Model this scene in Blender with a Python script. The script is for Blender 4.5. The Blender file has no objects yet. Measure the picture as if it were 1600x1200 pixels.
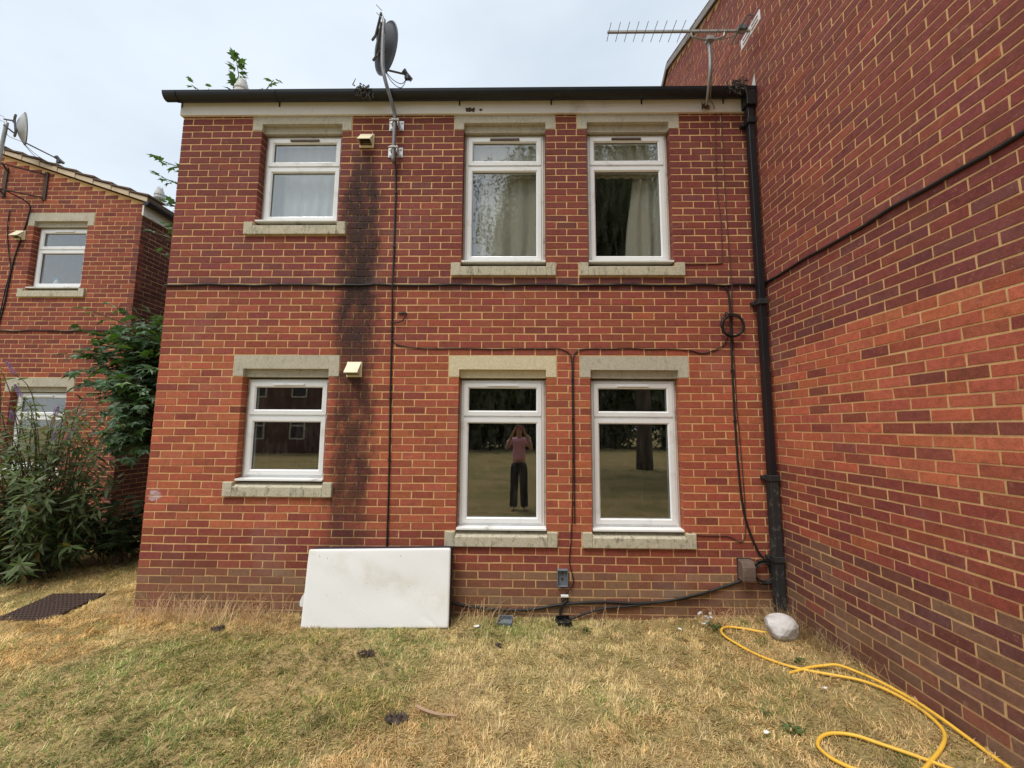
import bpy, bmesh, math, random
import numpy as np
from mathutils import Vector, Matrix

SC = bpy.context.scene
COL = SC.collection
rad = math.radians
random.seed(7)
RNG = np.random.default_rng(11)

# ------------------------------------------------------------------ camera
CAM_LOC = np.array([0.0, -3.984, 1.830])
CF = np.array([-0.01615874, 0.99415782, 0.1067198])
CR = np.array([0.99985995, 0.01560119, 0.00605732])
CU = np.array([-0.00435698, -0.10680273, 0.99427068])
cam_d = bpy.data.cameras.new('camera')
cam = bpy.data.objects.new('camera', cam_d)
COL.objects.link(cam)
M = Matrix(((CR[0], CU[0], -CF[0], CAM_LOC[0]), (CR[1], CU[1], -CF[1], CAM_LOC[1]),
            (CR[2], CU[2], -CF[2], CAM_LOC[2]), (0, 0, 0, 1)))
cam.matrix_world = M
cam_d.sensor_fit = 'HORIZONTAL'
cam_d.sensor_width = 36
cam_d.lens = 36 * 621.73 / 1600
cam_d.clip_start = 0.01
cam_d.clip_end = 600
SC.camera = cam

# ------------------------------------------------------------------ sky and sun (overcast day)
SUN_EL, SUN_AZ = rad(62), rad(212)      # azimuth clockwise from +Y: behind the photographer, a little to the left
world = bpy.data.worlds.new('World')
SC.world = world
world.use_nodes = True
wn, wl = world.node_tree.nodes, world.node_tree.links
wn.clear()
w_out = wn.new('ShaderNodeOutputWorld')
w_bg = wn.new('ShaderNodeBackground')
w_bg.inputs['Strength'].default_value = 0.1
sky = wn.new('ShaderNodeTexSky')
sky.sky_type = 'NISHITA'
sky.sun_disc = False
sky.sun_elevation = SUN_EL
sky.sun_rotation = SUN_AZ
sky.dust_density = 3.0
w_tc = wn.new('ShaderNodeTexCoord')
w_map = wn.new('ShaderNodeMapping')
w_map.inputs['Scale'].default_value = (1.0, 1.0, 2.4)
w_no = wn.new('ShaderNodeTexNoise')
w_no.inputs['Scale'].default_value = 1.5
w_no.inputs['Detail'].default_value = 5
w_no.inputs['Roughness'].default_value = 0.5
w_rp = wn.new('ShaderNodeValToRGB')
w_rp.color_ramp.elements[0].position = 0.3
w_rp.color_ramp.elements[0].color = (3.45, 3.95, 4.45, 1)
w_rp.color_ramp.elements[1].position = 0.7
w_rp.color_ramp.elements[1].color = (4.95, 5.4, 5.9, 1)
w_mx = wn.new('ShaderNodeMix')
w_mx.data_type = 'RGBA'
w_mx.inputs[0].default_value = 0.93      # cloud cover
wl.new(w_tc.outputs['Generated'], w_map.inputs['Vector'])
wl.new(w_map.outputs['Vector'], w_no.inputs['Vector'])
wl.new(w_no.outputs['Fac'], w_rp.inputs['Fac'])
wl.new(sky.outputs['Color'], w_mx.inputs[6])
wl.new(w_rp.outputs['Color'], w_mx.inputs[7])
wl.new(w_mx.outputs[2], w_bg.inputs['Color'])
wl.new(w_bg.outputs['Background'], w_out.inputs['Surface'])

sun_d = bpy.data.lights.new('sun', 'SUN')
sun_d.energy = 1.5
sun_d.angle = rad(30)
sun_d.color = (1.0, 0.95, 0.88)
sun = bpy.data.objects.new('sun', sun_d)
COL.objects.link(sun)
sdir = Vector((math.sin(SUN_AZ) * math.cos(SUN_EL), math.cos(SUN_AZ) * math.cos(SUN_EL), math.sin(SUN_EL)))
sun.rotation_euler = sdir.to_track_quat('Z', 'Y').to_euler()
sun.location = sdir * 40

SC.view_settings.view_transform = 'Standard'
SC.view_settings.look = 'None'
SC.view_settings.exposure = 0.96
SC.view_settings.gamma = 1.0
SC.view_settings.use_curve_mapping = False
SC.cycles.max_bounces = 8
SC.cycles.transparent_max_bounces = 24


# ------------------------------------------------------------------ helpers: objects
def tag(o, label=None, cat=None, group=None, kind=None):
    if label: o['label'] = label
    if cat: o['category'] = cat
    if group: o['group'] = group
    if kind: o['kind'] = kind
    return o


def empty(name, loc=(0, 0, 0), rz=0.0):
    o = bpy.data.objects.new(name, None)
    o.empty_display_size = 0.2
    o.location = loc
    o.rotation_euler = (0, 0, rz)
    COL.objects.link(o)
    return o


def link(name, me, mat=None, parent=None):
    if mat is not None and not me.materials:
        me.materials.append(mat)
    o = bpy.data.objects.new(name, me)
    COL.objects.link(o)
    if parent is not None:
        o.parent = parent
    return o


class MB:
    """collects verts and faces, builds ONE mesh object"""
    def __init__(s):
        s.v, s.f = [], []

    def add(s, vs, fs):
        n = len(s.v)
        s.v += [tuple(p) for p in vs]
        s.f += [tuple(i + n for i in f) for f in fs]
        return s

    def box(s, x0, x1, y0, y1, z0, z1):
        return s.add([(x0, y0, z0), (x1, y0, z0), (x1, y1, z0), (x0, y1, z0), (x0, y0, z1), (x1, y0, z1), (x1, y1, z1), (x0, y1, z1)],
                     [(0, 3, 2, 1), (4, 5, 6, 7), (0, 1, 5, 4), (1, 2, 6, 5), (2, 3, 7, 6), (3, 0, 4, 7)])

    def prism_x(s, prof, x0, x1):
        """closed profile [(y,z)] counter-clockwise seen from +X, extruded along X"""
        n = len(prof)
        vs = [(x0, y, z) for y, z in prof] + [(x1, y, z) for y, z in prof]
        fs = [(i, (i + 1) % n, n + (i + 1) % n, n + i) for i in range(n)]
        fs = [tuple(reversed(f)) for f in fs]
        return s.add(vs, fs + [tuple(range(n)), tuple(reversed(range(n, 2 * n)))])

    def tube(s, pts, r, seg=8, smooth=0, cap=True):
        P = [Vector(p) for p in pts]
        if smooth: P = catmull(P, smooth)
        R = r if isinstance(r, (list, tuple)) else None
        n = len(P)
        rs = [r] * n if R is None else [R[0] + (R[1] - R[0]) * i / max(1, n - 1) for i in range(n)]
        t0 = (P[1] - P[0]).normalized()
        a = Vector((0, 0, 1)) if abs(t0.z) < 0.9 else Vector((1, 0, 0))
        nn = t0.cross(a).normalized()
        vs, fs = [], []
        for i in range(n):
            t = (P[min(i + 1, n - 1)] - P[max(i - 1, 0)])
            t = t.normalized() if t.length > 1e-9 else t0
            nn = (nn - t * nn.dot(t))
            nn = nn.normalized() if nn.length > 1e-6 else t.orthogonal().normalized()
            b = t.cross(nn)
            for k in range(seg):
                q = 2 * math.pi * k / seg
                vs.append(P[i] + (nn * math.cos(q) + b * math.sin(q)) * rs[i])
        for i in range(n - 1):
            for k in range(seg):
                k2 = (k + 1) % seg
                fs.append((i * seg + k, i * seg + k2, (i + 1) * seg + k2, (i + 1) * seg + k))
        if cap:
            fs.append(tuple(reversed(range(seg))))
            fs.append(tuple((n - 1) * seg + k for k in range(seg)))
        return s.add(vs, fs)

    def lathe(s, prof, c, seg=16):
        """profile [(r,z)] about a vertical axis through c"""
        n = len(prof)
        vs = [(c[0] + r * math.cos(2 * math.pi * k / seg), c[1] + r * math.sin(2 * math.pi * k / seg), c[2] + z) for r, z in prof for k in range(seg)]
        fs = [(i * seg + k, i * seg + (k + 1) % seg, (i + 1) * seg + (k + 1) % seg, (i + 1) * seg + k) for i in range(n - 1) for k in range(seg)]
        fs += [tuple(reversed(range(seg))), tuple((n - 1) * seg + k for k in range(seg))]
        return s.add(vs, fs)

    def build(s, name, mat, parent=None, smooth=False, bevel=0.0):
        me = bpy.data.meshes.new(name)
        me.from_pydata(s.v, [], s.f)
        if smooth:
            me.polygons.foreach_set('use_smooth', [True] * len(me.polygons))
        me.update()
        o = link(name, me, mat, parent)
        if bevel:
            b = o.modifiers.new('bevel', 'BEVEL')
            b.width = bevel; b.segments = 2; b.limit_method = 'ANGLE'; b.angle_limit = rad(40)
        return o


def catmull(P, k):
    out = []
    n = len(P)
    for i in range(n - 1):
        p0, p1, p2, p3 = P[max(i - 1, 0)], P[i], P[i + 1], P[min(i + 2, n - 1)]
        for j in range(k):
            t = j / k
            out.append(0.5 * ((2 * p1) + (p2 - p0) * t + (2 * p0 - 5 * p1 + 4 * p2 - p3) * t * t + (3 * p1 - p0 - 3 * p2 + p3) * t ** 3))
    out.append(P[-1])
    return out


def np_mesh(name, V, loops, sizes, colors=None, attr='tint'):
    """fast mesh from numpy: V (n,3), loops flat vertex ids, sizes per face, colours per vertex"""
    me = bpy.data.meshes.new(name)
    me.vertices.add(len(V))
    me.vertices.foreach_set('co', np.asarray(V, np.float32).ravel())
    me.loops.add(len(loops))
    me.loops.foreach_set('vertex_index', np.asarray(loops, np.int32))
    me.polygons.add(len(sizes))
    st = np.concatenate([[0], np.cumsum(sizes)[:-1]]).astype(np.int32)
    me.polygons.foreach_set('loop_start', st)
    me.polygons.foreach_set('loop_total', np.asarray(sizes, np.int32))
    if colors is not None:
        a = me.color_attributes.new(attr, 'FLOAT_COLOR', 'POINT')
        c = np.ones((len(V), 4), np.float32)
        c[:, :3] = colors
        a.data.foreach_set('color', c.ravel())
    me.polygons.foreach_set('use_smooth', [False] * len(sizes))
    me.update(calc_edges=True)
    return me


def instances_mesh(name, TV, TF, mats, colors):
    """joined copies of one template: mats (n,4,4), colours (n,3)"""
    TV = np.asarray(TV, float)
    n, k = len(mats), len(TV)
    H = np.concatenate([TV, np.ones((k, 1))], 1)
    V = np.einsum('nij,kj->nki', mats, H)[..., :3].reshape(-1, 3)
    flat = np.concatenate([np.array(f) for f in TF])
    sz = np.array([len(f) for f in TF])
    loops = (flat[None, :] + (np.arange(n) * k)[:, None]).ravel()
    return np_mesh(name, V, loops, np.tile(sz, n), np.repeat(colors, k, 0))


def project(P):
    """world points -> pixel coordinates on a 1600x1200 frame and depth"""
    d = np.asarray(P, float) - CAM_LOC
    z = d @ CF
    zz = np.where(np.abs(z) < 1e-6, 1e-6, z)
    return 800 + 621.73 * (d @ CR) / zz, 600 - 621.73 * (d @ CU) / zz, z


def vnoise(x, y, seed=0):
    """smooth value noise in 0..1"""
    r = np.random.default_rng(seed).random((64, 64))
    xi, yi = np.floor(x).astype(int), np.floor(y).astype(int)
    fx, fy = x - xi, y - yi
    fx, fy = fx * fx * (3 - 2 * fx), fy * fy * (3 - 2 * fy)
    g = lambda a, b: r[a % 64, b % 64]
    return (g(xi, yi) * (1 - fx) + g(xi + 1, yi) * fx) * (1 - fy) + (g(xi, yi + 1) * (1 - fx) + g(xi + 1, yi + 1) * fx) * fy


def fbm(x, y, seed=0, o=4):
    s, a, t = 0, 0.5, 0
    for i in range(o):
        s = s + a * vnoise(x * 2 ** i, y * 2 ** i, seed + i)
        t += a; a *= 0.5
    return s / t


def sstep(x, a, b):
    t = np.clip((x - a) / (b - a), 0, 1)
    return t * t * (3 - 2 * t)


# ------------------------------------------------------------------ helpers: materials
class NT:
    def __init__(s, name):
        s.m = bpy.data.materials.new(name)
        s.m.use_nodes = True
        s.n, s.l = s.m.node_tree.nodes, s.m.node_tree.links
        s.n.clear()
        s.out = s.n.new('ShaderNodeOutputMaterial')
        s.pos = None

    def P(s):
        if s.pos is None:
            s.pos = s.n.new('ShaderNodeNewGeometry').outputs['Position']
        return s.pos

    def set(s, inp, v):
        if hasattr(v, 'is_output'): s.l.new(v, inp)
        else: inp.default_value = v

    def noise(s, scale, detail=4, rough=0.55, vec=None, stretch=None):
        n = s.n.new('ShaderNodeTexNoise')
        n.inputs['Scale'].default_value = scale
        n.inputs['Detail'].default_value = detail
        n.inputs['Roughness'].default_value = rough
        v = vec if vec is not None else s.P()
        if stretch:
            mp = s.n.new('ShaderNodeMapping')
            mp.inputs['Scale'].default_value = stretch
            s.l.new(v, mp.inputs['Vector'])
            v = mp.outputs['Vector']
        s.l.new(v, n.inputs['Vector'])
        return n.outputs['Fac']

    def ramp(s, fac, stops):
        r = s.n.new('ShaderNodeValToRGB')
        e = r.color_ramp.elements
        while len(e) < len(stops): e.new(0.5)
        for q, (p, c) in zip(e, stops):
            q.position = p
            q.color = (c, c, c, 1) if isinstance(c, (int, float)) else (*c, 1)
        s.l.new(fac, r.inputs['Fac'])
        return r.outputs['Color']

    def mix(s, fac, a, b, mode='MIX'):
        m = s.n.new('ShaderNodeMix')
        m.data_type = 'RGBA'
        m.blend_type = mode
        s.set(m.inputs[0], fac)
        for i, v in ((6, a), (7, b)):
            s.set(m.inputs[i], v if hasattr(v, 'is_output') else (*v, 1))
        return m.outputs[2]

    def math(s, op, a, b=0.0, c=0.0, clamp=False):
        m = s.n.new('ShaderNodeMath')
        m.operation = op
        m.use_clamp = clamp
        s.set(m.inputs[0], a); s.set(m.inputs[1], b); s.set(m.inputs[2], c)
        return m.outputs[0]

    def sep(s):
        x = s.n.new('ShaderNodeSeparateXYZ')
        s.l.new(s.P(), x.inputs[0])
        return x.outputs

    def maprange(s, v, a, b, c=0.0, d=1.0):
        m = s.n.new('ShaderNodeMapRange')
        m.interpolation_type = 'SMOOTHSTEP'
        s.set(m.inputs[0], v)
        for i, q in enumerate((a, b, c, d)): s.set(m.inputs[i + 1], q)
        return m.outputs[0]

    def attr(s, name):
        a = s.n.new('ShaderNodeAttribute')
        a.attribute_name = name
        return a.outputs['Color']

    def objcol(s):
        return s.n.new('ShaderNodeObjectInfo').outputs['Color']

    def bsdf(s, color, rough=0.8, metal=0.0, spec=0.3, bump=None, bdist=0.002, bstr=0.6, **kw):
        b = s.n.new('ShaderNodeBsdfPrincipled')
        s.set(b.inputs['Base Color'], color if hasattr(color, 'is_output') else (*color, 1))
        s.set(b.inputs['Roughness'], rough)
        b.inputs['Metallic'].default_value = metal
        b.inputs['Specular IOR Level'].default_value = spec
        for k, v in kw.items(): s.set(b.inputs[k.replace('_', ' ')], v)
        if bump is not None:
            bp = s.n.new('ShaderNodeBump')
            bp.inputs['Strength'].default_value = bstr
            bp.inputs['Distance'].default_value = bdist
            s.l.new(bump, bp.inputs['Height'])
            s.l.new(bp.outputs['Normal'], b.inputs['Normal'])
        s.l.new(b.outputs[0], s.out.inputs['Surface'])
        s.b = b
        return s.m


def simple(name, col, rough=0.6, metal=0.0, spec=0.4, var=0.18, scale=9.0, bump=0.0, dirt=None):
    t = NT(name)
    f = t.noise(scale, 5)
    c = t.mix(f, tuple(v * (1 - var) for v in col), tuple(min(1, v * (1 + var)) for v in col))
    if dirt:
        c = t.mix(t.ramp(t.noise(scale * 0.6, 6, 0.7), [(dirt[1], 0.0), (dirt[2], 1.0)]), c, dirt[0])
    return t.bsdf(c, rough, metal, spec, bump=t.noise(scale * 14, 3) if bump else None, bdist=bump or 0.001)


def stain_nodes(t, base, house='main'):
    """soot streak, algae at the foot and specks, laid over brick and mortar alike"""
    x, y, z = t.sep()
    wob = t.math('MULTIPLY', t.math('SUBTRACT', t.noise(2.6, 4, 0.6), 0.5), 0.26)
    if house == 'main':
        onf = t.maprange(y, 0.3, 0.2)
        dx = t.math('ABSOLUTE', t.math('ADD', t.math('ADD', x, 1.675), wob))
        # upper streak below the upper vent, lower streak below the lower vent
        wid = t.maprange(z, 4.9, 4.1, 0.085, 0.225)
        dn = t.math('ADD', dx, t.math('MULTIPLY', t.math('SUBTRACT', t.noise(13, 8, 0.8, stretch=(1.0, 1, 0.6)), 0.5), 0.38))
        zz = t.math('MULTIPLY', t.maprange(z, 4.9, 4.7), t.maprange(z, 0.35, 1.3, 0.7, 1.0))
        s1 = t.math('MULTIPLY', t.maprange(dn, t.math('MULTIPLY', wid, 0.5), t.math('MULTIPLY', wid, 1.3), 1.0, 0.0), zz)
        mid = t.math('MAXIMUM', t.maprange(t.math('ABSOLUTE', t.math('SUBTRACT', z, 3.55)), 0.75, 1.25, 1.0, 0.62), t.maprange(t.math('ABSOLUTE', t.math('SUBTRACT', z, 1.75)), 0.5, 1.1, 0.92, 0.62))
        g = t.ramp(t.noise(4.2, 8, 0.78, stretch=(1.5, 1, 0.7)), [(0.33, 0.42), (0.52, 1.0)])
        g2 = t.ramp(t.noise(70, 3, 0.6), [(0.3, 0.72), (0.6, 1.0)])
        soot = t.math('MULTIPLY', t.math('MULTIPLY', s1, t.math('MULTIPLY', g, g2)), t.math('MULTIPLY', mid, onf))
        c = t.mix(soot, base, (0.024, 0.019, 0.019))
        # pale salt specks inside the streak
        sp = t.ramp(t.noise(42, 2, 0.5), [(0.70, 0.0), (0.74, 1.0)])
        c = t.mix(t.math('MULTIPLY', t.math('MULTIPLY', sp, t.math('MULTIPLY', s1, onf)), 0.5), c, (0.30, 0.27, 0.25))
        # white paint splash near the left corner
        d = t.n.new('ShaderNodeVectorMath'); d.operation = 'DISTANCE'
        t.l.new(t.P(), d.inputs[0]); d.inputs[1].default_value = (-3.60, 0, 1.135)
        pm = t.math('MULTIPLY', t.maprange(d.outputs['Value'], 0.16, 0.03), 1.0)
        pm = t.ramp(t.math('MULTIPLY', pm, t.noise(24, 7, 0.8, stretch=(0.6, 1, 1.7))), [(0.42, 0.0), (0.50, 1.0)])
        c = t.mix(t.math('MULTIPLY', t.math('MULTIPLY', pm, onf), 0.7), c, (0.55, 0.5, 0.52))
    else:
        c = base
    # greenish brown growth towards the foot of the wall
    foot = t.maprange(t.math('ADD', z, t.math('MULTIPLY', t.noise(1.9, 6, 0.65), 0.7)), 0.30, 1.05, 1.0, 0.0)
    c = t.mix(t.math('MULTIPLY', foot, 0.42), c, (0.165, 0.112, 0.058))
    # pale bloom in cloudy patches
    pb = t.ramp(t.noise(1.1, 7, 0.68), [(0.56, 0.0), (0.80, 1.0)])
    c = t.mix(t.math('MULTIPLY', pb, 0.24), c, (0.42, 0.34, 0.31))
    return c


def brick_mat(name, house):
    t = NT(name)
    c = t.mix(1.0, t.attr('tint'), t.objcol(), 'MULTIPLY')
    f = t.noise(26, 6, 0.7)
    c = t.mix(1.0, c, t.ramp(f, [(0.25, 0.72), (0.5, 1.0), (0.78, 1.25)]), 'MULTIPLY')
    c = t.mix(1.0, c, t.ramp(t.noise(150, 3, 0.7), [(0.3, 0.74), (0.7, 1.2)]), 'MULTIPLY')
    c = t.mix(t.ramp(t.noise(61, 2, 0.4), [(0.72, 0.0), (0.78, 0.8)]), c, (0.40, 0.28, 0.21))
    sm = t.math('MULTIPLY', t.ramp(t.noise(3.1, 4, 0.6), [(0.45, 0.15), (0.7, 1.0)]), t.ramp(t.noise(33, 7, 0.75), [(0.56, 0.0), (0.72, 1.0)]))
    c = t.mix(t.math('MULTIPLY', sm, 0.6), c, (0.56, 0.38, 0.24))
    dk = t.ramp(t.noise(8, 6, 0.7), [(0.55, 0.0), (0.8, 0.6)])
    c = t.mix(dk, c, (0.10, 0.042, 0.036))
    c = stain_nodes(t, c, house)
    return t.bsdf(c, 0.85, spec=0.22, bump=t.noise(120, 5, 0.7), bdist=0.003, bstr=0.7)


def mortar_mat(name, house):
    t = NT(name)
    f = t.noise(7, 6, 0.65)
    c = t.ramp(f, [(0.25, (0.52, 0.315, 0.15)), (0.5, (0.72, 0.455, 0.21)), (0.8, (0.80, 0.56, 0.30))])
    c = t.mix(1.0, c, t.ramp(t.noise(170, 3, 0.7), [(0.3, 0.8), (0.7, 1.15)]), 'MULTIPLY')
    c = stain_nodes(t, c, house)
    return t.bsdf(c, 0.95, spec=0.1, bump=t.noise(140, 5, 0.7), bdist=0.004)


MAT = {}
MAT['brick'] = brick_mat('red_brick', 'main')
MAT['mortar'] = mortar_mat('sand_mortar', 'main')
MAT['brick_o'] = brick_mat('red_brick_other', 'other')
MAT['mortar_o'] = mortar_mat('sand_mortar_other', 'other')


def concrete_mat(name, a, b, lich=0.5):
    t = NT(name)
    c = t.mix(t.noise(5, 6, 0.65), a, b)
    c = t.mix(1.0, c, t.ramp(t.noise(90, 4, 0.75), [(0.3, 0.72), (0.7, 1.2)]), 'MULTIPLY')
    lc = t.ramp(t.noise(17, 7, 0.75, stretch=(1.6, 1, 0.6)), [(0.52, 0.0), (0.66, lich)])
    c = t.mix(lc, c, (0.075, 0.068, 0.045))
    return t.bsdf(c, 0.92, spec=0.15, bump=t.noise(110, 5, 0.75), bdist=0.004)


MAT['lintel'] = concrete_mat('cast_stone', (0.44, 0.40, 0.31), (0.58, 0.54, 0.44), 0.35)
MAT['lintel_warm'] = concrete_mat('cast_stone_warm', (0.62, 0.54, 0.36), (0.72, 0.63, 0.44), 0.15)
MAT['sill'] = concrete_mat('weathered_sill', (0.46, 0.42, 0.31), (0.62, 0.57, 0.44), 0.75)
MAT['upvc'] = simple('white_upvc', (0.80, 0.81, 0.81), 0.32, spec=0.5, var=0.04, scale=6, dirt=((0.42, 0.38, 0.30), 0.56, 0.84))
MAT['cill'] = simple('dirty_white_upvc', (0.78, 0.78, 0.76), 0.4, spec=0.4, var=0.05, scale=8, dirt=((0.22, 0.17, 0.10), 0.56, 0.72))
MAT['subframe'] = simple('cream_sealant', (0.50, 0.45, 0.36), 0.7, var=0.12, scale=12, dirt=((0.14, 0.11, 0.08), 0.52, 0.75))
MAT['gasket'] = simple('black_gasket', (0.02, 0.02, 0.022), 0.6, var=0.1)
MAT['vent_brown'] = simple('brown_plastic', (0.085, 0.055, 0.042), 0.5, var=0.1)
MAT['black_plastic'] = simple('black_plastic', (0.012, 0.013, 0.016), 0.38, spec=0.4, var=0.25, scale=5, dirt=((0.06, 0.055, 0.05), 0.62, 0.85))
MAT['black_rough'] = simple('weathered_black_iron', (0.022, 0.021, 0.021), 0.7, var=0.4, scale=20, bump=0.002, dirt=((0.17, 0.15, 0.125), 0.56, 0.74))
MAT['cable'] = simple('black_cable', (0.014, 0.013, 0.013), 0.55, var=0.2, scale=15)
MAT['cable_brown'] = simple('brown_cable', (0.085, 0.038, 0.027), 0.6, var=0.2, scale=15)
MAT['cable_grey'] = simple('grey_cable', (0.16, 0.155, 0.15), 0.6, var=0.2, scale=15)
MAT['fascia'] = simple('grimy_white_paint', (0.76, 0.73, 0.68), 0.6, var=0.08, scale=4, dirt=((0.26, 0.20, 0.15), 0.58, 0.9))
MAT['cream'] = simple('cream_plastic', (0.80, 0.73, 0.50), 0.45, var=0.05, scale=7, dirt=((0.35, 0.27, 0.12), 0.6, 0.95))
MAT['galv'] = simple('galvanised_steel', (0.50, 0.51, 0.51), 0.42, metal=0.55, var=0.2, scale=18, dirt=((0.2, 0.18, 0.15), 0.6, 0.8))
MAT['pole'] = simple('weathered_pole', (0.20, 0.20, 0.205), 0.45, metal=0.3, var=0.3, scale=16)
MAT['steel_grey'] = simple('grey_painted_steel', (0.115, 0.12, 0.13), 0.45, metal=0.1, var=0.2, scale=14)
MAT['dish'] = simple('dish_grey', (0.07, 0.075, 0.092), 0.65, spec=0.2, var=0.08, scale=5)
MAT['dish_pale'] = simple('dish_pale_grey', (0.42, 0.43, 0.44), 0.5, var=0.08, scale=5)
MAT['alu'] = simple('weathered_aluminium', (0.33, 0.32, 0.30), 0.5, metal=0.4, var=0.3, scale=20)
MAT['white_plastic'] = simple('white_plastic', (0.78, 0.78, 0.77), 0.45, var=0.05)
MAT['flash'] = simple('pale_flashing', (0.66, 0.66, 0.64), 0.5, var=0.1)
MAT['grey_box'] = simple('blue_grey_plastic', (0.15, 0.175, 0.20), 0.5, var=0.15, scale=12, dirt=((0.3, 0.25, 0.2), 0.6, 0.9))
MAT['brown_box'] = simple('faded_brown_plastic', (0.15, 0.105, 0.085), 0.6, var=0.25, scale=18, dirt=((0.3, 0.25, 0.2), 0.55, 0.8))
MAT['roof'] = simple('brown_roof_tile', (0.13, 0.085, 0.06), 0.9, var=0.3, scale=8, bump=0.003)
MAT['verge_cream'] = simple('cream_verge_mortar', (0.62, 0.50, 0.36), 0.9, var=0.2, scale=12, bump=0.003)
MAT['verge_grey'] = simple('grey_verge_mortar', (0.27, 0.25, 0.235), 0.9, var=0.25, scale=12, bump=0.003)
MAT['plaster'] = simple('room_plaster', (0.42, 0.39, 0.35), 0.9, var=0.08)
MAT['curtain'] = simple('beige_curtain', (0.56, 0.51, 0.43), 0.9, var=0.08, scale=20)
MAT['carpet'] = simple('room_floor', (0.14, 0.11, 0.09), 0.9, var=0.15)
MAT['hose'] = simple('yellow_hose', (0.82, 0.49, 0.06), 0.45, spec=0.4, var=0.14, scale=7, dirt=((0.42, 0.27, 0.08), 0.54, 0.8))
MAT['border'] = simple('navy_mattress_border', (0.028, 0.026, 0.04), 0.85, var=0.2, scale=30)
MAT['bark'] = simple('bark', (0.085, 0.062, 0.045), 0.9, var=0.4, scale=14, bump=0.006)
MAT['stem'] = simple('green_brown_stem', (0.12, 0.085, 0.05), 0.8, var=0.25, scale=20)
MAT['skin'] = simple('skin', (0.58, 0.35, 0.26), 0.55, var=0.06)
MAT['pink'] = simple('pink_cotton', (0.86, 0.46, 0.58), 0.85, var=0.08, scale=20)
MAT['dark_cloth'] = simple('dark_cotton', (0.03, 0.03, 0.038), 0.85, var=0.15, scale=20)
MAT['hair'] = simple('brown_hair', (0.07, 0.04, 0.025), 0.6, var=0.2, scale=30)
MAT['phone'] = simple('pink_phone_case', (0.60, 0.25, 0.28), 0.4, var=0.05)
MAT['dung'] = simple('dark_dried_soil', (0.085, 0.062, 0.048), 0.95, var=0.5, scale=40, bump=0.004)
MAT['paper'] = simple('scrap_paper', (0.78, 0.76, 0.72), 0.8, var=0.06)
MAT['twig'] = simple('pale_dead_wood', (0.42, 0.28, 0.18), 0.85, var=0.2, scale=25)
MAT['rust'] = simple('rusty_iron', (0.085, 0.052, 0.04), 0.85, var=0.35, scale=30, bump=0.002)
MAT['moss'] = simple('grey_dried_moss', (0.075, 0.068, 0.06), 0.95, var=0.5, scale=40, bump=0.005)


def net_mat():
    t = NT('net_curtain')
    b = t.n.new('ShaderNodeBsdfDiffuse'); b.inputs[0].default_value = (0.86, 0.88, 0.90, 1)
    tr = t.n.new('ShaderNodeBsdfTranslucent'); tr.inputs[0].default_value = (0.8, 0.82, 0.85, 1)
    m = t.n.new('ShaderNodeMixShader'); m.inputs[0].default_value = 0.25
    t.l.new(b.outputs[0], m.inputs[1]); t.l.new(tr.outputs[0], m.inputs[2])
    t.l.new(m.outputs[0], t.out.inputs['Surface'])
    return t.m


def glass_mat(k=3.0, floor=0.01):
    t = NT('window_glass')
    lw = t.n.new('ShaderNodeLayerWeight'); lw.inputs[0].default_value = 0.5
    sch = t.math('ADD', t.math('MULTIPLY', t.math('POWER', lw.outputs['Facing'], 5.0), 0.96), 0.043)
    fac = t.math('ADD', t.math('MULTIPLY', sch, k), floor, clamp=True)
    tr = t.n.new('ShaderNodeBsdfTransparent'); tr.inputs[0].default_value = (0.93, 0.95, 0.94, 1)
    gl = t.n.new('ShaderNodeBsdfGlossy'); gl.inputs[0].default_value = (1, 1, 1, 1); gl.inputs['Roughness'].default_value = 0.0
    m = t.n.new('ShaderNodeMixShader')
    t.l.new(fac, m.inputs[0]); t.l.new(tr.outputs[0], m.inputs[1]); t.l.new(gl.outputs[0], m.inputs[2])
    # faint film of dirt
    df = t.n.new('ShaderNodeBsdfDiffuse'); df.inputs[0].default_value = (0.4, 0.38, 0.33, 1)
    m2 = t.n.new('ShaderNodeMixShader')
    t.l.new(t.math('MULTIPLY', t.ramp(t.noise(9, 6, 0.7, stretch=(2, 1, 0.4)), [(0.45, 0.0), (0.85, 1.0)]), 0.06), m2.inputs[0])
    t.l.new(m.outputs[0], m2.inputs[1]); t.l.new(df.outputs[0], m2.inputs[2])
    t.l.new(m2.outputs[0], t.out.inputs['Surface'])
    return t.m


def leaf_mat(name, gloss=0.45, trans=0.25):
    t = NT(name)
    c = t.mix(1.0, t.attr('tint'), t.objcol(), 'MULTIPLY')
    c = t.mix(1.0, c, t.ramp(t.noise(35, 3), [(0.3, 0.8), (0.7, 1.2)]), 'MULTIPLY')
    t.bsdf(c, gloss, spec=0.4)
    tl = t.n.new('ShaderNodeBsdfTranslucent')
    t.l.new(t.mix(1.0, c, (1.3, 1.6, 0.6), 'MULTIPLY'), tl.inputs[0])
    m = t.n.new('ShaderNodeMixShader'); m.inputs[0].default_value = trans
    t.l.new(t.b.outputs[0], m.inputs[1]); t.l.new(tl.outputs[0], m.inputs[2])
    t.l.new(m.outputs[0], t.out.inputs['Surface'])
    return t.m


def grass_mat():
    t = NT('dry_grass')
    c = t.mix(1.0, t.attr('tint'), t.ramp(t.noise(300, 2), [(0.3, 0.85), (0.7, 1.15)]), 'MULTIPLY')
    t.bsdf(c, 0.75, spec=0.15)
    tl = t.n.new('ShaderNodeBsdfTranslucent')
    t.l.new(c, tl.inputs[0])
    m = t.n.new('ShaderNodeMixShader'); m.inputs[0].default_value = 0.25
    t.l.new(t.b.outputs[0], m.inputs[1]); t.l.new(tl.outputs[0], m.inputs[2])
    t.l.new(m.outputs[0], t.out.inputs['Surface'])
    return t.m


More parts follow.
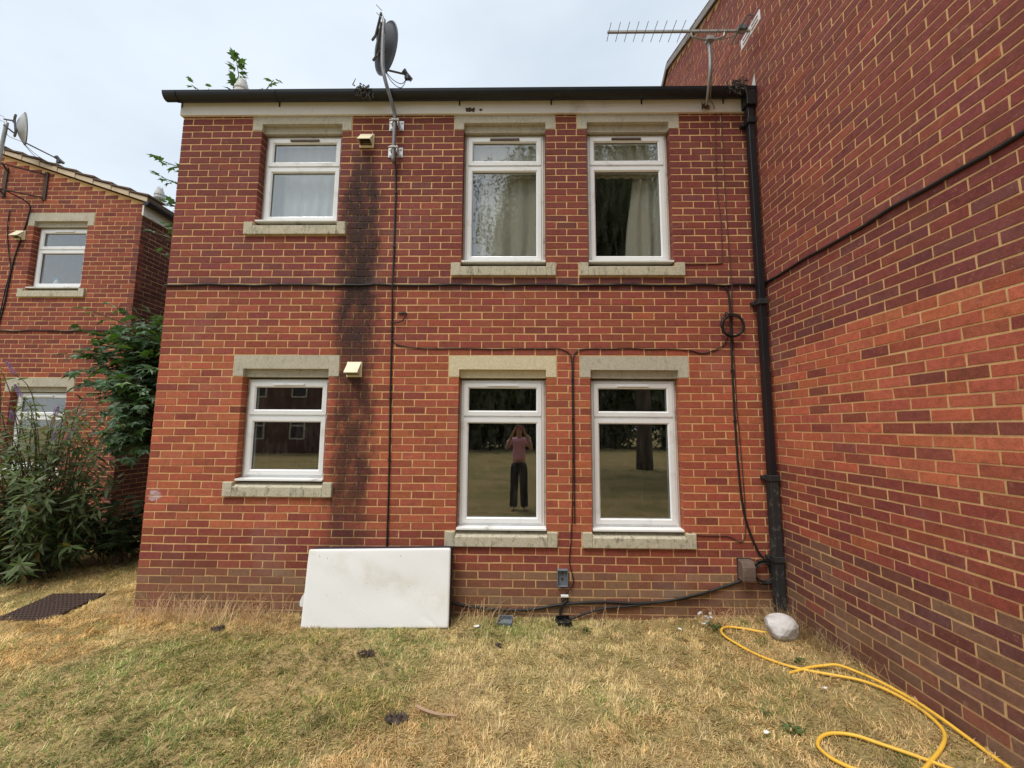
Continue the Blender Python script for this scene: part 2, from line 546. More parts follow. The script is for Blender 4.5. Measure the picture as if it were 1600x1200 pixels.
def ground_mat():
    t = NT('parched_lawn')
    g = t.ramp(t.noise(0.9, 5, 0.6), [(0.42, 0.0), (0.62, 1.0)])
    c = t.mix(g, (0.48, 0.35, 0.165), (0.31, 0.265, 0.105))
    c = t.mix(1.0, c, t.ramp(t.noise(45, 6, 0.75), [(0.35, 0.42), (0.62, 1.12)]), 'MULTIPLY')
    return t.bsdf(c, 0.95, spec=0.08, bump=t.noise(70, 6, 0.8), bdist=0.02)


def mattress_mat():
    t = NT('quilted_white_cover')
    c = t.mix(t.noise(3, 5, 0.6), (0.80, 0.80, 0.78), (0.86, 0.86, 0.85))
    x, y, z = t.sep()
    d = t.math('ABSOLUTE', t.math('ADD', t.math('MULTIPLY', t.math('ADD', x, 1.15), 0.32), t.math('SUBTRACT', z, 0.42)))
    st = t.math('MULTIPLY', t.maprange(d, 0.0, 0.17, 1.0, 0.0), t.ramp(t.noise(4.5, 5, 0.65), [(0.4, 0.0), (0.7, 1.0)]))
    c = t.mix(t.math('MULTIPLY', st, 0.6), c, (0.62, 0.56, 0.42))
    c = t.mix(t.ramp(t.noise(31, 2, 0.4), [(0.745, 0.0), (0.77, 0.6)]), c, (0.42, 0.34, 0.26))
    vo = t.n.new('ShaderNodeTexVoronoi'); vo.inputs['Scale'].default_value = 85
    t.l.new(t.P(), vo.inputs['Vector'])
    return t.bsdf(c, 0.9, spec=0.15, bump=vo.outputs['Distance'], bdist=0.0014, bstr=0.4)


def stone_mat():
    t = NT('pale_rock')
    c = t.ramp(t.noise(6, 8, 0.7), [(0.3, (0.30, 0.28, 0.26)), (0.5, (0.56, 0.54, 0.52)), (0.75, (0.74, 0.72, 0.69))])
    return t.bsdf(c, 0.9, spec=0.2, bump=t.noise(22, 8, 0.75), bdist=0.02)


MAT['net'] = net_mat()
MAT['glass'] = glass_mat()
MAT['leaf'] = leaf_mat('sycamore_leaf')
MAT['leaf_matt'] = leaf_mat('matt_leaf', 0.7, 0.3)
MAT['grass'] = grass_mat()
MAT['ground'] = ground_mat()
MAT['mattress'] = mattress_mat()
MAT['stone'] = stone_mat()

# ------------------------------------------------------------------ ground
def g(x, y):
    x, y = np.asarray(x, float), np.asarray(y, float)
    return (0.03 + 0.06 * sstep(x, 1.2, 2.6) + 0.03 * np.clip(-y, 0, 2) + 0.03 * np.clip(y, 0, 4) * sstep(-x, 3.6, 4.4)
            + 0.02 * (vnoise(x * 1.3, y * 1.3, 5) - 0.5) + 0.012 * (vnoise(x * 5, y * 5, 6) - 0.5))


def axis(a, b, s, far):
    c = list(np.arange(a, b + s / 2, s))
    lo, hi, st = [], [], s
    p = a
    while p > -far: st *= 1.35; p -= st; lo.append(p)
    st, p = s, b
    while p < far: st *= 1.35; p += st; hi.append(p)
    return np.array(lo[::-1] + c + hi)


def make_ground():
    xs, ys = axis(-7, 3.2, 0.08, 220), axis(-4.5, 3, 0.08, 220)
    X, Y = np.meshgrid(xs, ys, indexing='ij')
    V = np.stack([X.ravel(), Y.ravel(), g(X, Y).ravel()], 1)
    n, m = X.shape
    i, j = np.meshgrid(np.arange(n - 1), np.arange(m - 1), indexing='ij')
    a = (i * m + j).ravel()
    loops = np.stack([a, a + m, a + m + 1, a + 1], 1).ravel()
    me = np_mesh('lawn', V, loops, np.full(len(a), 4))
    me.polygons.foreach_set('use_smooth', [True] * len(me.polygons))
    return tag(link('lawn', me, MAT['ground']), 'parched straw coloured lawn in front of the brick houses', None, None, 'structure')


make_ground()

# ------------------------------------------------------------------ brickwork
B, C, JT = 6.184 / 28, 0.075, 0.0107      # brick pitch, course, joint
XL, XR = -3.695, 2.489


def zJ(n): return (69 - n) * C


BR_T_F = [(0, 1, 5, 4), (1, 2, 6, 5), (2, 3, 7, 6), (3, 0, 4, 7), (4, 5, 9, 8), (5, 6, 10, 9), (6, 7, 11, 10), (7, 4, 8, 11), (8, 9, 10, 11)]


def brick_template(rng, L=B - JT, H=C - JT, D=0.095):
    """local brick: x along the wall, -y outward, origin at the centre of its face"""
    e, q = 0.0022, 0.002
    out = []
    for y, ins in ((D, 0.0), (q, 0.0), (0.0, e)):
        for sx, sz in ((-1, -1), (1, -1), (1, 1), (-1, 1)):
            jx, jz, jy = (np.clip(rng.normal(0, 0.0016, 3), -.003, .003) * (1, .25, 1) if y < D else (0, 0, 0))
            out.append((sx * (L / 2 - ins) + jx, y + jy * 0.25, sz * (H / 2 - ins) + jz))
    return np.array(out)


def lay(length, rows, cuts, off=0.0, top=None):
    """stretcher bond over u in [0,length]; cuts = (u0,u1,J0,J1) left open; returns [(u0,u1,J)]"""
    out = []
    for r in rows:
        iv = [(0.0, length)]
        if top is not None:
            a, b = top(r)
            iv = [(max(0, a), min(length, b))]
            if iv[0][1] - iv[0][0] < 0.05: continue
        for (c0, c1, j0, j1) in cuts:
            if r >= j0 - 0.01 and r + 1 <= j1 + 0.01:
                nv = []
                for a, b in iv:
                    if c1 <= a or c0 >= b: nv.append((a, b)); continue
                    if c0 > a: nv.append((a, c0))
                    if c1 < b: nv.append((c1, b))
                iv = nv
        o = off + (0.5 * B if r % 2 == 0 else 0.0)
        for a, b in iv:
            k = math.floor((a - o) / B + 1e-6) + 1
            ps = [a]
            while o + k * B < b - 0.006:
                p = o + k * B + 0.004 * math.sin(k * 12.9 + r * 7.7)
                if p - ps[-1] > 0.045: ps.append(p)
                k += 1
            if b - ps[-1] < 0.045 and len(ps) > 1: ps[-1] = b
            else: ps.append(b)
            for p0, p1 in zip(ps, ps[1:]):
                out.append((p0 - (JT / 2 if p0 == a else 0), p1 + (JT / 2 if p1 == b else 0), r))
    return out


PLUM, DPLUM = np.array([0.184, 0.049, 0.041]), np.array([0.128, 0.044, 0.041])
MID, RED = np.array([0.252, 0.065, 0.045]), np.array([0.328, 0.086, 0.050])
ORNG, HOT, BROWN = np.array([0.405, 0.113, 0.058]), np.array([0.47, 0.142, 0.074]), np.array([0.265, 0.142, 0.086])


def near(c, zone, k):
    return c * (1 - k) + zone * k


def col_main(J, u, rng):
    t = rng.random()
    if J < 12: c = PLUM * 1.0 if t < 0.8 else (MID * 0.9 if t < 0.95 else DPLUM * 1.2)
    elif J < 24: c = PLUM * 1.15 if t < 0.45 else (MID if t < 0.85 else (RED if t < 0.93 else DPLUM * 1.2))
    elif J < 26: c = DPLUM * 1.35 if t < 0.75 else PLUM
    elif J < 35: c = (MID * 1.15 if t < 0.42 else RED if t < 0.82 else PLUM * 1.1 if t < 0.94 else ORNG)
    elif J < 58: c = (ORNG * 1.12 if t < 0.46 else RED * 1.05 if t < 0.86 else MID if t < 0.93 else PLUM * 1.05 if t < 0.975 else HOT)
    elif J < 63: c = (RED if t < 0.4 else MID * 1.05 if t < 0.85 else PLUM)
    else: c = (MID if t < 0.45 else BROWN * 1.1 if t < 0.85 else DPLUM * 1.3)
    zone = PLUM if J < 12 else PLUM * 1.2 if J < 24 else DPLUM * 1.3 if J < 26 else MID * 1.1 if J < 35 else (RED * 1.08) if J < 58 else MID * 1.05 if J < 63 else BROWN * 0.95
    c = near(c, zone, 0.38)
    return c * rng.uniform(0.88, 1.12) * np.array([1, rng.uniform(0.92, 1.1), rng.uniform(0.92, 1.1)])


def col_right(J, u, rng):
    t = rng.random()
    if J < 25: c = (PLUM * 1.15 if t < 0.6 else MID * 1.0 if t < 0.92 else RED)
    elif J < 34: c = (PLUM * 1.15 if t < 0.55 else DPLUM * 1.4 if t < 0.78 else MID)
    elif J < 49: c = (ORNG * 1.3 if t < 0.46 else RED * 1.2 if t < 0.76 else HOT * 0.95 if t < 0.84 else PLUM if t < 0.94 else DPLUM * 1.2)
    elif J < 57: c = (MID * 1.05 if t < 0.4 else RED if t < 0.72 else PLUM * 1.1 if t < 0.93 else ORNG)
    else: c = (PLUM if t < 0.35 else BROWN * 0.95 if t < 0.62 else DPLUM * 1.25 if t < 0.85 else RED)
    zone = np.array([0.29, 0.090, 0.076]) if J < 25 else np.array([0.245, 0.074, 0.062]) if J < 34 else RED * 1.42 if J < 49 else MID * 1.2 if J < 57 else np.array([0.185, 0.088, 0.066])
    c = near(c, zone, 0.34)
    return c * rng.uniform(0.88, 1.12) * np.array([1, rng.uniform(0.92, 1.1), rng.uniform(0.92, 1.1)])


def col_left(J, u, rng):
    t = rng.random()
    c = MID * 1.05 if t < 0.55 else PLUM * 1.1 if t < 0.8 else RED
    if J > 34: c = c * 1.08
    return c * rng.uniform(0.86, 1.13)


def col_side_shaded(J, u, rng):  # alley side walls: deep shade put into the brick colour as dark plum
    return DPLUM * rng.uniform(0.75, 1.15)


VAR = [brick_template(np.random.default_rng(s)) for s in range(14)]


def brick_data(mat):
    ms = []
    for v in VAR:
        me = np_mesh('brick', v, np.array(BR_T_F).ravel(), np.full(9, 4), np.ones((12, 3)))
        me.materials.append(mat)
        ms.append(me)
    return ms


def raise_bricks(bricks, origin, rz, colf, mat, parent, data=None, n_parts=300, hide=None, seed=1, stuff_name='brickwork'):
    """bricks [(u0,u1,J)] on a wall whose local x runs along the wall and local -y points outward"""
    rng = np.random.default_rng(seed)
    ca, sa = math.cos(rz), math.sin(rz)
    N = len(bricks)
    mats = np.zeros((N, 4, 4)); cols = np.zeros((N, 3))
    sc = np.zeros(N); pos = np.zeros((N, 3)); rot = np.zeros((N, 3))
    u = np.array([[b[0], b[1]] for b in bricks]); J = np.array([b[2] for b in bricks])
    um = u.mean(1); L = u[:, 1] - u[:, 0] - JT
    wl_ = np.clip(rng.normal(0, 0.0006, N), -.001, .0008)
    pos[:, 0] = origin[0] + ca * um - sa * wl_
    pos[:, 1] = origin[1] + sa * um + ca * wl_
    wave = 0.004 * (vnoise(um * 0.8 + 7, J * 0.31, seed) - 0.5) * 2
    pos[:, 2] = origin[2] + (69 - J - 0.5) * C + rng.normal(0, 0.0010, N) + wave
    sc[:] = L / (B - JT)
    tilt = rng.normal(0, 0.006, N); yaw = rz + np.clip(rng.normal(0, 0.003, N), -.006, .006)
    for i in range(N):
        m = Matrix.Translation(pos[i]) @ Matrix.Rotation(yaw[i], 4, 'Z') @ Matrix.Rotation(tilt[i], 4, 'Y') @ Matrix.Diagonal((sc[i], 1, 1, 1))
        mats[i] = np.array(m)
        cols[i] = colf(J[i], um[i], rng)
    pick = np.array([], int)
    if n_parts:
        cr = np.array([(-B / 2, 0, -C / 2), (B / 2, 0, -C / 2), (B / 2, 0, C / 2), (-B / 2, 0, C / 2)])
        H = np.concatenate([cr, np.ones((4, 1))], 1)
        W = np.einsum('nij,kj->nki', mats, H)[..., :3]
        px, py, z = project(W)
        ok = (z > 0.3).all(1) & (px.mean(1) > 4) & (px.mean(1) < 1596) & (py.mean(1) > 4) & (py.mean(1) < 1196)
        if hide is not None: ok &= ~hide(px.mean(1), py.mean(1))
        area = 0.5 * np.abs(sum(px[:, k] * py[:, (k + 1) % 4] - px[:, (k + 1) % 4] * py[:, k] for k in range(4)))
        area = np.where(ok, area, 0)
        pick = np.argsort(-area)[:n_parts]
        pick = pick[area[pick] > 0]
        inv = parent.matrix_world.inverted() if parent else Matrix()
        for i in pick:
            o = bpy.data.objects.new('brick', data[i % len(data)])
            o.matrix_local = Matrix(mats[i])
            o.color = (*cols[i], 1)
            o.parent = parent
            COL.objects.link(o)
    rest = np.setdiff1d(np.arange(N), pick)
    if len(rest):
        parts = [rest[rest % len(VAR) == k] for k in range(len(VAR))]
        Vs, Ls, Cs, nv = [], [], [], 0
        for k, ids in enumerate(parts):
            H = np.concatenate([VAR[k], np.ones((12, 1))], 1)
            V = np.einsum('nij,kj->nki', mats[ids], H)[..., :3].reshape(-1, 3)
            Vs.append(V)
            Ls.append((np.array(BR_T_F).ravel()[None, :] + (nv + 12 * np.arange(len(ids)))[:, None]).ravel())
            Cs.append(np.repeat(cols[ids], 12, 0))
            nv += len(V)
        me = np_mesh(stuff_name, np.concatenate(Vs), np.concatenate(Ls), np.full(9 * len(rest), 4), np.concatenate(Cs))
        o = link(stuff_name, me, mat, parent)
        o['kind'] = 'stuff'
    return


def wall_shell(mb, u0, u1, z0, z1, holes, thick, rec, P, top=None):
    """a wall with holes: front face recessed by rec; P(u, depth, z) -> world"""
    us = sorted({u0, u1, *[h[0] for h in holes], *[h[1] for h in holes]})
    zs = sorted({z0, z1, *[h[2] for h in holes], *[h[3] for h in holes]})
    for a, b in zip(us, us[1:]):
        for c, d in zip(zs, zs[1:]):
            if any(h[0] - 1e-6 <= a and b <= h[1] + 1e-6 and h[2] - 1e-6 <= c and d <= h[3] + 1e-6 for h in holes): continue
            mb.add([P(a, rec, c), P(b, rec, c), P(b, rec, d), P(a, rec, d)], [(0, 1, 2, 3)])
            mb.add([P(a, thick, c), P(b, thick, c), P(b, thick, d), P(a, thick, d)], [(3, 2, 1, 0)])
    for a, b, c, d in holes:
        for p, q in (((a, c), (a, d)), ((a, d), (b, d)), ((b, d), (b, c)), ((b, c), (a, c))):
            mb.add([P(p[0], rec, p[1]), P(q[0], rec, q[1]), P(q[0], thick, q[1]), P(p[0], thick, p[1])], [(0, 1, 2, 3)])
    for p, q in (((u0, z0), (u0, z1)), ((u0, z1), (u1, z1)), ((u1, z1), (u1, z0)), ((u1, z0), (u0, z0))):
        mb.add([P(p[0], rec, p[1]), P(q[0], rec, q[1]), P(q[0], thick, q[1]), P(p[0], thick, p[1])], [(3, 2, 1, 0)])


# ------------------------------------------------------------------ windows
def ring(mb, x0, x1, z0, z1, w, yf, yb, ch=0.008, gap=0.0006):
    """mitred rectangular frame, inner edge chamfered towards the glass"""
    o = [(x0, z0), (x1, z0), (x1, z1), (x0, z1)]
    i = [(x0 + w, z0 + w), (x1 - w, z0 + w), (x1 - w, z1 - w), (x0 + w, z1 - w)]
    c = [(x0 + w - ch, z0 + w - ch), (x1 - w + ch, z0 + w - ch), (x1 - w + ch, z1 - w + ch), (x0 + w - ch, z1 - w + ch)]
    for k in range(4):
        k2 = (k + 1) % 4
        dx, dz = o[k2][0] - o[k][0], o[k2][1] - o[k][1]
        l = math.hypot(dx, dz); dx, dz = dx / l * gap, dz / l * gap
        A = [(*o[k], yf), (*o[k2], yf), (*c[k2], yf), (*c[k], yf), (*i[k], yf + ch), (*i[k2], yf + ch),
             (*o[k], yb), (*o[k2], yb), (*i[k], yb), (*i[k2], yb)]
        s = [1, -1, -1, 1, 1, -1, 1, -1, 1, -1]
        vs = [(x + dx * q, y, z + dz * q) for (x, z, y), q in zip(A, s)]
        mb.add(vs, [(0, 1, 2, 3), (3, 2, 5, 4), (0, 6, 7, 1), (4, 5, 9, 8), (6, 8, 9, 7), (0, 3, 4, 8, 6), (1, 7, 9, 5, 2)])


def window(house, x0, x1, z0, z1, zt, y0=0.0, vent='brown', label=None, dy=0.085):
    """a two light casement between x0..x1 and z0..z1, transom at zt, in the face y0"""
    w = empty('window')
    w.parent = house
    if label: w['label'] = label
    yf = y0 + dy
    m = MB()
    m.box(x0 + 0.001, x0 + 0.022, yf + 0.006, yf + 0.07, z0, z1); m.box(x1 - 0.022, x1 - 0.001, yf + 0.006, yf + 0.07, z0, z1)
    m.box(x0 + 0.022, x1 - 0.022, yf + 0.006, yf + 0.07, z1 - 0.012, z1)
    m.build('subframe', MAT['subframe'], w)
    a, b = x0 + 0.022, x1 - 0.022
    top = z1 - 0.012
    m = MB(); ring(m, a, b, z0, top, 0.022, yf, yf + 0.065, 0.003); m.box(a + 0.022, b - 0.022, yf + 0.001, yf + 0.064, zt - 0.011, zt + 0.011)
    m.build('frame', MAT['upvc'], w)
    for k, (c, d) in enumerate(((z0 + 0.022, zt - 0.011), (zt + 0.011, top - 0.022))):
        s = MB(); ring(s, a + 0.023, b - 0.023, c + 0.001, d - 0.001, 0.052, yf - 0.012, yf + 0.05, 0.012)
        s.build('sash', MAT['upvc'], w)
        p = MB(); p.box(a + 0.070, b - 0.070, yf + 0.016, yf + 0.0195, c + 0.048, d - 0.048)
        po = p.build('pane', MAT['glass'], w)
        q = MB(); ring(q, a + 0.0715, b - 0.0715, c + 0.0495, d - 0.0495, 0.006, yf + 0.008, yf + 0.0155, 0.001)
        q.build('gasket', MAT['gasket'], w)
    cx = (x0 + x1) / 2
    v = MB(); v.box(cx - 0.16, cx + 0.16, yf - 0.028, yf - 0.0125, top - 0.054, top - 0.036)
    v.box(cx - 0.004, cx + 0.004, yf - 0.030, yf - 0.028, top - 0.053, top - 0.037)
    v.build('trickle_vent', MAT['vent_brown'] if vent == 'brown' else MAT['upvc'], w, bevel=0.003)
    c = MB(); c.prism_x([(y0 - 0.012, z0 - 0.028), (y0 + 0.15, z0 - 0.028), (y0 + 0.15, z0 - 0.002), (yf + 0.02, z0 - 0.002), (y0 - 0.012, z0 - 0.010)][::1], x0 + 0.004, x1 - 0.004)
    c.build('cill', MAT['cill'], w, bevel=0.002)
    return w


def lintel(house, x0, x1, zb, zt, n0, n1, y0=0.0, mat='lintel', notch=0.075):
    m = MB()
    f = y0 - 0.003
    m.box(x0, n0, f, y0 + 0.10, zb, zt); m.box(n1, x1, f, y0 + 0.10, zb, zt)
    m.box(n0, n1, f, y0 + 0.10, zb + notch, zt)
    m.box(n0, n1, y0 + 0.045, y0 + 0.10, zb - 0.004, zb + notch)
    m.box(n0, n1, y0 + 0.10, y0 + 0.248, zb - 0.006, zt)
    return m.build('lintel', MAT[mat], house)


def stone_sill(house, x0, x1, zb, zt, n0, n1, y0=0.0):
    f = y0 - 0.030
    m = MB()
    e = 0.095
    m.box(x0, x0 + e, f, y0 + 0.09, zb, zt); m.box(x1 - e, x1, f, y0 + 0.09, zb, zt)
    m.prism_x([(f, zb), (y0 + 0.20, zb), (y0 + 0.20, zt - 0.012), (y0 + 0.05, zt - 0.012), (f, zt - 0.045)], x0 + e, x1 - e)
    return m.build('window_sill', MAT['sill'], house, bevel=0.006)


def house_root(label, loc=(0, 0, 0)):
    return tag(empty('brick_house', loc), label, 'house', 'red brick houses around the lawn')


# ------------------------------------------------------------------ the middle house
main = house_root('two storey red brick house with six white windows and a sooty streak down its front')
WIN = [  # u in bricks, J top, J bottom of the opening, lintel top J
    (4, 8, 2, 16, 0), (14, 18, 2, 22, 0), (20, 24, 2, 22, 0),
    (4, 8, 38, 52, 35), (14, 18, 38, 58, 35), (20, 24, 38, 58, 35)]
cuts, holes = [], []
for b0, b1, jt, jb, jl in WIN:
    cuts += [(b0 * B, b1 * B, jt, jb), ((b0 - .5) * B, (b1 + .5) * B, jl if jl else -2, jt), ((b0 - .5) * B, (b1 + .5) * B, jb, jb + 2)]
    holes.append((b0 * B - 0.004, b1 * B + 0.004, zJ(jb) - 0.14, zJ(jt) + 0.085))
bricks_main = lay(28 * B, range(-1, 72), cuts)
mb = MB()
wall_shell(mb, 0.004, 28 * B, -0.35, zJ(-2), holes, 0.25, 0.0032, lambda u, d, z: (XL + u, d, z))
mb.box(XL + 0.004, XL + 0.25, 0.25, 6.5, -0.35, zJ(-2)); mb.box(XL + 0.25, XR, 6.3, 6.5, -0.35, zJ(-2))
mb.build('wall', MAT['mortar'], main)
data_main = brick_data(MAT['brick'])
raise_bricks(bricks_main, (XL, 0, 0), 0.0, col_main, MAT['brick'], main, data_main, 300,
             hide=lambda x, y: ((x > 470) & (x < 708) & (y > 850)) | ((x > 1165) & (x < 1235)) | (y > 968), seed=3)
raise_bricks(lay(6.4, range(-1, 72), []), (XL, 6.5, 0), -math.pi / 2, col_side_shaded, MAT['brick'], main, n_parts=0, seed=4, stuff_name='side_brickwork')
LT = ['lintel', 'lintel', 'lintel', 'lintel', 'lintel_warm', 'lintel']
WL = ['upper window with a white net curtain', 'upper window with beige curtains drawn behind the glass', 'upper window with a curtain pulled to one side',
      'short dark lower window', 'tall dark lower window that mirrors the photographer', 'tall dark lower window that mirrors a tree trunk']
for k, (b0, b1, jt, jb, jl) in enumerate(WIN):
    x0, x1 = XL + b0 * B, XL + b1 * B
    zt = zJ(jt + 4.95) if jl == 0 else zJ(jt + 5.3)
    top = zJ(jt) - 0.008 if jl == 0 else zJ(jt) - 0.018
    window(main, x0, x1, zJ(jb) + 0.035, top, zt, 0.0, 'brown' if jl == 0 else 'white', WL[k])
    lt = lintel(main, x0 - B / 2 + 0.010, x1 + B / 2 - 0.010, zJ(jt) + 0.005, zJ(jl) - 0.006 if jl else zJ(-0.35), x0 + 0.002, x1 - 0.002, mat=LT[k])
    stone_sill(main, x0 - B / 2 + 0.010, x1 + B / 2 - 0.010, zJ(jb + 2) + 0.006, zJ(jb) - 0.004, x0, x1)

# roof, fascia, gutter, downpipe
rs = math.tan(rad(21))
m = MB()
m.prism_x([(-0.09, 5.345), (3.2, 5.345 + 3.29 * rs), (6.7, 5.345 - 0.2), (6.7, 5.345 - 0.05), (3.2, 5.345 + 3.29 * rs + 0.15), (-0.13, 5.395)], XL - 0.05, XR - 0.01)
roof = m.build('roof', MAT['roof'], main)
m = MB(); m.box(XL - 0.02, XR - 0.075, -0.028, 0.02, 5.195, 5.345); fo = m.build('fascia_board', MAT['fascia'], main, bevel=0.004)
m = MB()
for (cx, w_, h_) in ((-0.55, 0.10, 0.035), (-0.50, 0.05, 0.03), (-0.42, 0.04, 0.018)):
    vs, fs = [], []
    n = 11
    for k in range(n):
        q = 2 * math.pi * k / n
        rr_ = random.uniform(0.6, 1.15)
        vs.append((cx + w_ * rr_ * math.cos(q) * 0.5, -0.0295, 5.235 + h_ * rr_ * math.sin(q)))
    m.add(vs + [(x, -0.031, z) for x, y, z in vs], [tuple(range(n, 2 * n))] + [(k, (k + 1) % n, n + (k + 1) % n, n + k) for k in range(n)])
m.build('peeled_paint', MAT['rust'], fo)
gy, gz = -0.088, 5.385
outer = [(gy + 0.058 * math.cos(q), gz + 0.075 * math.sin(q)) for q in np.linspace(math.pi, 2 * math.pi, 11)]
inner = [(gy + 0.053 * math.cos(q), gz + 0.070 * math.sin(q)) for q in np.linspace(2 * math.pi, math.pi, 11)]
outer[0] = (gy - 0.060, gz + 0.004)
m = MB()
prof = outer + inner
n = len(prof)
gx0, gx1 = XL - 0.135, XR - 0.012
vs = [(gx0, y, z) for y, z in prof] + [(gx1, y, z) for y, z in prof]
fs = [(i, n + i, n + (i + 1) % n, (i + 1) % n) for i in range(n)]
m.add(vs, fs)
no = len(outer)
m.add([(gx0, y, z) for y, z in outer] + [(gx0 + 0.006, y, z) for y, z in outer],
      [tuple(range(no)), tuple(reversed(range(no, 2 * no)))] + [(i, no + i, no + (i + 1) % no, (i + 1) % no) for i in range(no)])
gut = m.build('gutter', MAT['black_plastic'], main, smooth=False)
for bx in (-3.70, -2.62, -0.65, 0.34, 1.31, 2.18):
    m = MB()
    o2 = [(gy + 0.064 * math.cos(q), gz + 0.081 * math.sin(q)) for q in np.linspace(math.pi, 2 * math.pi, 11)]
    i2 = [(gy + 0.059 * math.cos(q), gz + 0.076 * math.sin(q)) for q in np.linspace(2 * math.pi, math.pi, 11)]
    m.prism_x((o2 + i2)[::-1], bx - 0.013, bx + 0.013)
    m.box(bx - 0.007, bx + 0.007, -0.034, -0.0285, 5.285, 5.36)
    m.build('bracket', MAT['black_plastic'], gut)
# square downpipe in the corner, rougher iron at its foot
PX = 2.418
m = MB(); m.box(PX - 0.033, PX + 0.033, -0.115, -0.050, 1.36, 5.19); dp = m.build('downpipe', MAT['black_plastic'], main, bevel=0.008)
m = MB(); m.box(PX - 0.050, PX + 0.050, -0.140, -0.030, 5.19, 5.355); m.build('hopper', MAT['black_plastic'], dp, bevel=0.006)
m = MB(); m.box(PX - 0.041, PX + 0.041, -0.123, -0.043, 0.02, 1.355); m.build('iron_foot', MAT['black_rough'], dp, bevel=0.010)
for zz in (5.02, 3.08, 1.36, 0.62):
    m = MB(); m.box(PX - 0.050, PX + 0.050, -0.130, -0.038, zz - 0.028, zz + 0.028); m.box(PX - 0.066, PX + 0.064, -0.055, -0.0015, zz - 0.018, zz + 0.018)
    m.build('collar', MAT['black_rough'] if zz < 3.5 else MAT['black_plastic'], dp, bevel=0.006)
# inside: floors, ceiling, partitions
m = MB(); m.box(XL + 0.26, XR - 0.01, 0.26, 6.29, 0.10, 0.16); m.box(XL + 0.26, XR - 0.01, 0.26, 6.29, 2.62, 2.80)
m.build('floor', MAT['carpet'], main)
m = MB(); m.box(XL + 0.26, XR - 0.01, 0.26, 6.29, 5.14, 5.18)
for xx in (-1.30, 0.48):
    m.box(xx - 0.05, xx + 0.05, 0.252, 4.0, 0.165, 2.615); m.box(xx - 0.05, xx + 0.05, 0.252, 4.0, 2.805, 5.135)
m.box(XR - 0.06, XR - 0.004, 0.252, 3.99, 0.165, 2.615); m.box(XR - 0.06, XR - 0.004, 0.252, 3.99, 2.805, 5.135)
m.box(XL + 0.255, XR - 0.01, 4.0, 4.1, 0.165, 2.615); m.box(XL + 0.255, XR - 0.01, 4.0, 4.1, 2.805, 5.135)
m.build('partition', MAT['plaster'], main)


# ------------------------------------------------------------------ curtains
def curtain(x0, x1, z0, z1, y, mat, label, amp=0.025, waves=6, flare=0.0, scallop=0.0, seed=0):
    rng = np.random.default_rng(seed)
    nu, nv = 90, 16
    ph = rng.uniform(0, 6, 4)
    V = []
    for j in range(nv + 1):
        t = j / nv
        for i in range(nu + 1):
            s = i / nu
            a0 = x0 + flare * t * (1 - s) * -1
            x = a0 + (x1 - a0) * s + 0.01 * math.sin(9 * t + 5 * s)
            yy = y + amp * (math.sin(2 * math.pi * waves * s + ph[0] + 0.6 * t) + 0.5 * math.sin(2 * math.pi * waves * 0.47 * s + ph[1] - t)) * (0.35 + 0.65 * t)
            V.append((x, yy, z1 + (z0 - z1) * t))
    F = [(j * (nu + 1) + i, j * (nu + 1) + i + 1, (j + 1) * (nu + 1) + i + 1, (j + 1) * (nu + 1) + i) for j in range(nv) for i in range(nu)]
    m = MB(); m.add(V, F)
    o = m.build('curtain', MAT[mat], None, smooth=True)
    so = o.modifiers.new('cloth', 'SOLIDIFY'); so.thickness = 0.003
    return tag(o, label, 'curtain', 'curtains behind the upper windows')


def vz(k): b0, b1, jt, jb, jl = WIN[k]; return XL + b0 * B, XL + b1 * B, zJ(jb), zJ(jt)
x0, x1, z0, z1 = vz(0)
curtain(x0 + 0.02, x1 - 0.02, z0 - 0.1, z1 - 0.02, 0.235, 'net', 'white net curtain filling the short upper window', 0.012, 7, seed=1)
x0, x1, z0, z1 = vz(1)
curtain(x0 + 0.16, x1 + 0.02, z0 - 0.4, z1 - 0.22, 0.205, 'curtain', 'beige curtain drawn across the middle upper window', 0.035, 4, 0.10, seed=2)
x0, x1, z0, z1 = vz(2)
curtain(x1 - 0.33, x1 + 0.03, z0 - 0.4, z1 - 0.22, 0.205, 'curtain', 'beige curtain gathered at the side nearest the downpipe', 0.026, 3.5, 0.16, seed=3)
for k, lb in ((1, 'pale curtain valance across the top of the middle upper window'), (2, 'pale curtain valance across the top of the window nearest the downpipe')):
    x0, x1, z0, z1 = vz(k)
    curtain(x0 + 0.02, x1 - 0.02, z1 - 0.46, z1 - 0.03, 0.165, 'curtain', lb, 0.01, 8, seed=8 + k)

# ------------------------------------------------------------------ the house on the right (side wall)
right = house_root('taller red brick house whose blank side wall closes the lawn beside the downpipe')
YF, YR = -2.45, 4.5            # front and rear corner
RIDGE_Y, RIDGE_Z = 2.1, 7.80
SF, SR = math.tan(rad(21)), math.tan(rad(33))


def roofz(y): return RIDGE_Z - (RIDGE_Y - y) * SF if y < RIDGE_Y else RIDGE_Z - (y - RIDGE_Y) * SR


# local u runs from the rear corner towards the front (world -Y); outward is -X
def right_top(r):
    zt = zJ(r) + 0.03
    yf = RIDGE_Y - (RIDGE_Z - zt) / SF
    yr = RIDGE_Y + (RIDGE_Z - zt) / SR
    return (YR - min(yr, YR), YR - max(yf, YF))


